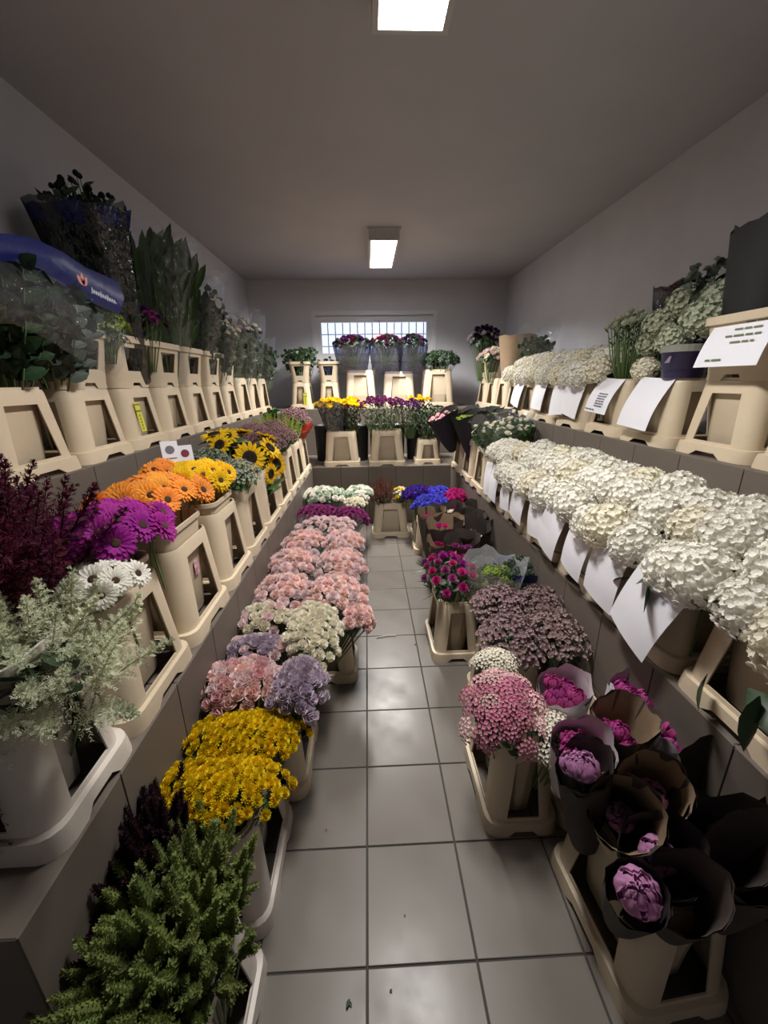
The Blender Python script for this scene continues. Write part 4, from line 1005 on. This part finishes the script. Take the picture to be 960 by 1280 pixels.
stalks('stock_bunch', 'white lily-like bunch in clear film beside the plain buckets', (-1.34, 4.58, Z2+.24), 22, .76, .18, M_DKGREEN, (0, 6), .08, 8, False, topmt=C['cream'], topkey='carn', topfn=mk_carnation, tops=.026, film=M_FILM, filmr=.22)
stalks('ruscus_bunch', 'dark green bunch in shiny film before the window corner', (-1.34, 5.0, Z2+.22), 20, .72, .19, M_DKGREEN, (0, 0), .09, 9, False, film=M_FILM, filmr=.22)
stalks('ruscus_bunch', 'dark green bunch in the window corner', (-1.30, 5.4, Z2+.22), 22, .60, .20, M_DKGREEN, (0, 0), .09, 9, False, film=M_FILM, filmr=.20)
# lettering-free red wrap and mauve bunch at the end of the lower ledge
spraybunch('sea_lavender_bunch', 'mauve sea lavender bunch above the red wrap', 'flowers', (-.80, 4.50, 1.14), (.19, .17, .20), 'sp2', 760, .055, C['dusty'])
t = thing('red_wrap', 'red paper wrap at the end of the lower ledge', 'wrap', M=tmat((-.76, 4.42, 1.04), (14, 10)))
part('wrap', cone_mesh(.08, .15, .15, sq=.9, jag=.015, name='wrap'), mat('red_paper', (.45, .06, .035), .6, 0), t)
t = stalks('blue_pot_plant', 'green plant in a dark blue sleeve on the far ledge', (-1.02, 4.52, Z1+.34), 10, .32, .09, M_GREEN, (0, 0), .08, 7, False, z0=.5)
part('blue_sleeve', cone_mesh(.06, .085, .19, sq=.2, jag=.008, name='sleeve'), mat('navy_sleeve', (.02, .025, .09), .5, 0), t)

# ------------------------------------------------------------------ back ledges
random.seed(61)
M_DKFILM = filmmat('dark_film', col=(.45, .46, .52), gloss=.14, diff=.18, dcol=(.05, .05, .07))
def headstalks(*a, **k): return stalks(*a, **k)
stalks('ruscus_bunch', 'dark green bushy bunch in the narrow collared bucket', (-.86, 5.68, Z2+.25), 26, .55, .23, M_DKGREEN, (0, 0), .075, 9, False, z0=.45)
stalks('ruscus_bunch', 'low grey-green bunch in the collared bucket with a blue sleeve', (-.49, 5.68, Z2+.25), 18, .40, .15, M_EUC, (0, 0), .06, 8, False, z0=.5)
t = thing('blue_sleeve', 'blue plastic sleeve inside the collared bucket', 'sleeve', M=Matrix.Translation((-.49, 5.68, Z2+.30)))
part('sleeve', cone_mesh(.07, .085, .26, sq=.6, jag=.01, name='sleeve'), mat('royal_blue_sleeve', (.02, .05, .25), .4, 0), t)
t = B('rose_bunch', 'dark purple rose bunch in film below the window', 'flowers', (-.17, 5.60, Z2+.74), (.22, .16, .13), 44, .034, 'rose', mk_rose, C['purple'], 'rose_head', mts=[C['purple'], C['dark'], M_DKGREEN, C['burg']], fol=M_DKGREEN)
sleeve(t, .18, .24, .34, -.30, M_DKFILM, sq=.5, jag=.03)
t = B('rose_bunch', 'dark red and green rose bunch in film below the window', 'flowers', (.26, 5.58, Z2+.74), (.20, .15, .13), 40, .034, 'rose', mk_rose, C['burg'], 'rose_head', mts=[C['burg'], C['plumd'], C['dark'], C['burg'], C['rosepink'], M_DKGREEN], fol=M_DKGREEN)
sleeve(t, .18, .22, .36, -.32, M_DKFILM, sq=.5, jag=.03)
t = B('rose_bunch', 'dusky pink rose bunch in film beside the dark green leaves', 'flowers', (.60, 5.60, Z2+.74), (.17, .15, .13), 34, .034, 'rose', mk_rose, C['burg'], 'rose_head', mts=[C['plumd'], C['dark'], C['purple'], M_DKGREEN], fol=M_DKGREEN)
sleeve(t, .16, .20, .36, -.32, M_DKFILM, sq=.5, jag=.03)
B('ruscus_bunch', 'round-leaved dark green bunch below the window edge', 'flowers', (.95, 5.60, Z2+.50), (.25, .16, .17), 46, .05, 'leafball', lambda i: mk_tuft(i), M_DKGREEN, 'leaf_tuft', fol=M_DKGREEN, mts=[M_DKGREEN, M_GREEN, M_EUC])
# black buckets standing behind the front row of the lower back ledge
M_BLACKB = mat('black_plastic', (.012, .012, .013), .45, .1)
q = MB(); q.lathe([(.085, .0), (.09, .01), (.104, .40), (.109, .41), (.109, .43), (.102, .43), (.088, .03)], 24, True, True); bb_me = q.mesh('black_bucket', True)
for x in [-.54+.222*k for k in range(7)]:
    t = thing('black_bucket', 'round black plastic bucket behind the lower back row', 'bucket', (x, 5.00, Z1), 0, 'black buckets behind the lower back row')
    part('bucket_body', bb_me, M_BLACKB, t)
    q = MB(); q.tube([(.108*math.cos(a), 0, .40-.09*math.sin(a)) for a in [PI*k/8 for k in range(9)]], .003, 5); part('handle', q.mesh('handle'), M_BLACKB, t)
t = stalks('yellow_lily_bunch', 'yellow flower bunch in black-topped film on the back ledge', (-.36, 4.74, Z1+.30), 20, .46, .18, M_DKGREEN, (0, -4), .07, 8, True, topmt=C['gyellow'], topkey='rose', topfn=mk_rose, tops=.040)
sleeve(t, .10, .19, .36, .06, M_DKFILM, sq=.5)
t = stalks('yellow_lily_bunch', 'bright yellow flower bunch beside the purple carnations', (-.19, 4.76, Z1+.30), 16, .44, .13, M_DKGREEN, (0, 4), .07, 8, True, topmt=C['gyellow'], topkey='rose', topfn=mk_rose, tops=.042)
t = stalks('carnation_bunch', 'fanned dark purple carnation bunch on the back ledge', (.16, 4.72, Z1+.28), 54, .50, .27, M_DKGREEN, (0, 0), .05, 6, True, topmt=C['plumd'], topkey='carn', topfn=mk_carnation, tops=.030)
t = stalks('carnation_bunch', 'dark violet carnation bunch past the fanned one', (.48, 4.80, Z1+.28), 26, .46, .18, M_DKGREEN, (0, 0), .05, 6, True, topmt=C['purple'], topkey='carn', topfn=mk_carnation, tops=.030)
t = stalks('yellow_lily_bunch', 'small yellow bunch above the small bucket', (.60, 5.02, Z1+.32), 14, .44, .13, M_DKGREEN, (0, 0), .07, 7, True, topmt=C['gyellow'], topkey='rose', topfn=mk_rose, tops=.034)
t = stalks('fern_bunch', 'dark leafy bunch filling the small bucket', (.69, 4.75, Z1+.18), 22, .52, .15, M_DKGREEN, (0, 0), .08, 8, True)
# buckets past the hydrangea row
t = stalks('white_flower_bunch', 'white flower bunch in clear film past the hydrangeas', (1.10, 3.40, Z1+.24), 40, .34, .22, M_GREEN, (0, 0), .08, 8, False, topmt=C['cream'], topkey='rose', topfn=mk_rose, tops=.026, film=M_FILM, filmr=.25, z0=.5)
stalks('white_flower_bunch', 'second white flower bunch in clear film against the wall side', (1.28, 3.50, Z1+.26), 24, .36, .16, M_GREEN, (0, 0), .08, 8, False, topmt=C['cream'], topkey='rose', topfn=mk_rose, tops=.026, film=M_FILM, filmr=.18, z0=.5)
for i, (x, y, tl, hm, w) in enumerate(((1.02, 3.95, (0, -6), 'greenf', 'nearer the film-wrapped white flowers'), (1.28, 4.02, (0, 0), 'greenf', 'against the tiled riser'), (1.06, 4.36, (0, -8), 'greenf', 'at the far end of the ledge'), (.90, 4.30, (6, -18), 'rosepink', 'with pink flowers leaning over the ledge edge'), (1.30, 4.45, (0, 0), 'greenf', 'in the far corner of the lower ledge'))):
    wrapped(('pink' if hm == 'rosepink' else 'lime green')+' flowers in black paper '+w, (x, y, Z1+.20), tl, .17, .42, M_BLACKP, M_BLACKP, 22, C[hm], .030, lo=.05, sq=.4, key='pomp', fn=mk_pompon, spread=.9, slant=.03)

# ------------------------------------------------------------------ upper ledge on the hydrangea side
random.seed(77)
stalks('ranunculus_bunch', 'white-budded bunch with straight green stems next to the upper hydrangeas', (1.56, 2.50, Z2+.30), 34, .40, .15, M_GREEN, (0, 0), .05, 3, True, topmt=C['palegreen'], topkey='rose', topfn=mk_rose, tops=.024, z0=.6)
stalks('ranunculus_bunch', 'second green-stemmed bunch behind the cream bloom', (1.70, 2.32, Z2+.30), 24, .36, .13, M_GREEN, (0, 0), .06, 5, True, z0=.4)
wrapped('burgundy leaves in clear dark film leaning on the wall', (1.70, 2.42, Z2+.42), (6, -2), .11, .40, M_DKFILM, M_DKFILM, 9, mat('burgundy_leaves', (.10, .02, .03), .5, .2), .05, lo=.06, key='tuft', fn=mk_tuft, name='burgundy_bunch')
for k, (px, py, X, r) in enumerate(((828, 405, 1.58, .085), (885, 398, 1.56, .10), (860, 378, 1.64, .09), (842, 425, 1.50, .07), (905, 372, 1.66, .09), (815, 430, 1.58, .07))):
    hydrangea('pale green hydrangea above the violet pot', 'pale green hydrangeas', at(px, py, X=X), (-.4, -.4, .8), r, C['palegreen'], 2)
stalks('dried_bunch', 'grey-green dried flower bunch behind the pale hydrangeas', (1.74, 2.12, Z2+.34), 22, .56, .20, M_EUC, (0, 0), .07, 9, False, topmt=C['thistle'], topkey='pomp', topfn=mk_pompon, tops=.022, stem=M_EUC)
hydrangea('single cream hydrangea lying by the violet pot', None, at(806, 462, X=1.50), (-.6, -.5, .5), .062, C['cream'], 1)
t = thing('violet_pot', 'round violet plastic pot on the upper ledge buckets', 'pot', M=Matrix.Translation((1.53, 2.02, Z2+.327)))
q = MB(); q.lathe([(.075, 0), (.08, .004), (.098, .115), (.104, .117), (.104, .15), (.095, .15), (.085, .03)], 26, True, True); part('pot_body', q.mesh('pot_body', True), mat('violet_plastic', (.028, .022, .10), .4, 0), t)
q = MB(); q.lathe([(.105, .118), (.106, .149), (.1055, .149), (.1052, .118)], 26); part('grey_rim', q.mesh('grey_rim'), mat('grey_rim_plastic', (.25, .25, .22), .5, 0), t)
q = MB(); q.box(-.022, .022, -.001, .001, -.015, .015); part('pot_label', q.mesh('pot_label'), mat('pot_label_paper', (.22, .18, .26), .6, 0), t, T3(-.0935, -.02, .085) @ RZ(-PI/2-.2) @ RX(-.16))
t = thing('black_wrap', 'tall black paper wrap standing in the sign bucket', 'wrap', M=tmat((1.66, 1.80, Z2+.40), (0, 4)))
part('wrap', cone_mesh(.12, .185, .53, sq=.2, jag=.015, pleat=.015, slant=.03), M_BLACKP, t)
part('wrap_lining', cone_mesh(.115, .180, .525, sq=.2, jag=.015, pleat=.015, slant=.03), M_BLACKP, t)
# far corner
B('statice_bunch', 'dark purple bunch in the far corner of the upper ledge', 'flowers', (1.50, 5.48, Z2+.72), (.20, .18, .24), 48, .036, 'pomp', mk_pompon, C['purple'], 'flower_head', mts=[C['purple'], C['dark'], C['lilac']], fol=M_DKGREEN, depth=.4)
t = thing('kraft_pot_wrap', 'round kraft paper wrap standing behind the upper hydrangeas', 'wrap', M=Matrix.Translation((1.66, 4.72, Z2+.36)))
part('wrap', cone_mesh(.15, .20, .42, sq=.1, jag=.008, pleat=.012), M_KRAFTIN, t); part('wrap_lining', cone_mesh(.145, .195, .42, sq=.1, jag=.008, pleat=.012), M_KRAFTIN, t)
stalks('fern_bunch', 'dark green bunch in clear film beside the kraft paper wrap', (1.68, 4.22, Z2+.30), 26, .46, .17, M_DKGREEN, (0, 0), .07, 9, False, film=M_FILM, filmr=.19)
B('rose_bunch', 'cream rose bunch below the kraft paper wrap', 'flowers', (1.46, 4.98, Z2+.52), (.13, .14, .14), 24, .034, 'rose', mk_rose, C['cream'], 'rose_head', fol=M_DKGREEN, mts=[C['cream'], C['pale']])

# ------------------------------------------------------------------ scraps lying on the floor
random.seed(9)
for i, (px, py, s_) in enumerate(((437, 1248, .022), (490, 1236, .010), (507, 1145, .007), (518, 806, .016), (523, 812, .010), (408, 1036, .008))):
    t = thing('leaf_scrap', 'tiny dark leaf scrap lying on the floor tiles', 'leaf', group='leaf scraps on the floor', M=Matrix.Translation(at(px, py, Z=.003)) @ RZ(rnd(0, 6)))
    q = MB(); q.petal(Matrix.Identity(4), s_, s_*.45, LEAF, .4, .3); q.petal(T3(0, s_*.3, .001) @ RZ(1.2), s_*.6, s_*.3, LEAF, .3, .3); part('leaf', q.mesh('leaf'), M_DKGREEN, t)
t = thing('film_strip', 'thin clear plastic strip lying beside the carnations', 'strip', M=Matrix.Translation(at(482, 796, Z=.002)) @ RZ(.15))
q = MB(); q.tube([(-.06, 0, .003), (0, .004, .006), (.07, -.002, .003)], .004, 5, True); part('strip', q.mesh('strip'), mat('clear_strip', (.6, .58, .55), .3, 0), t)
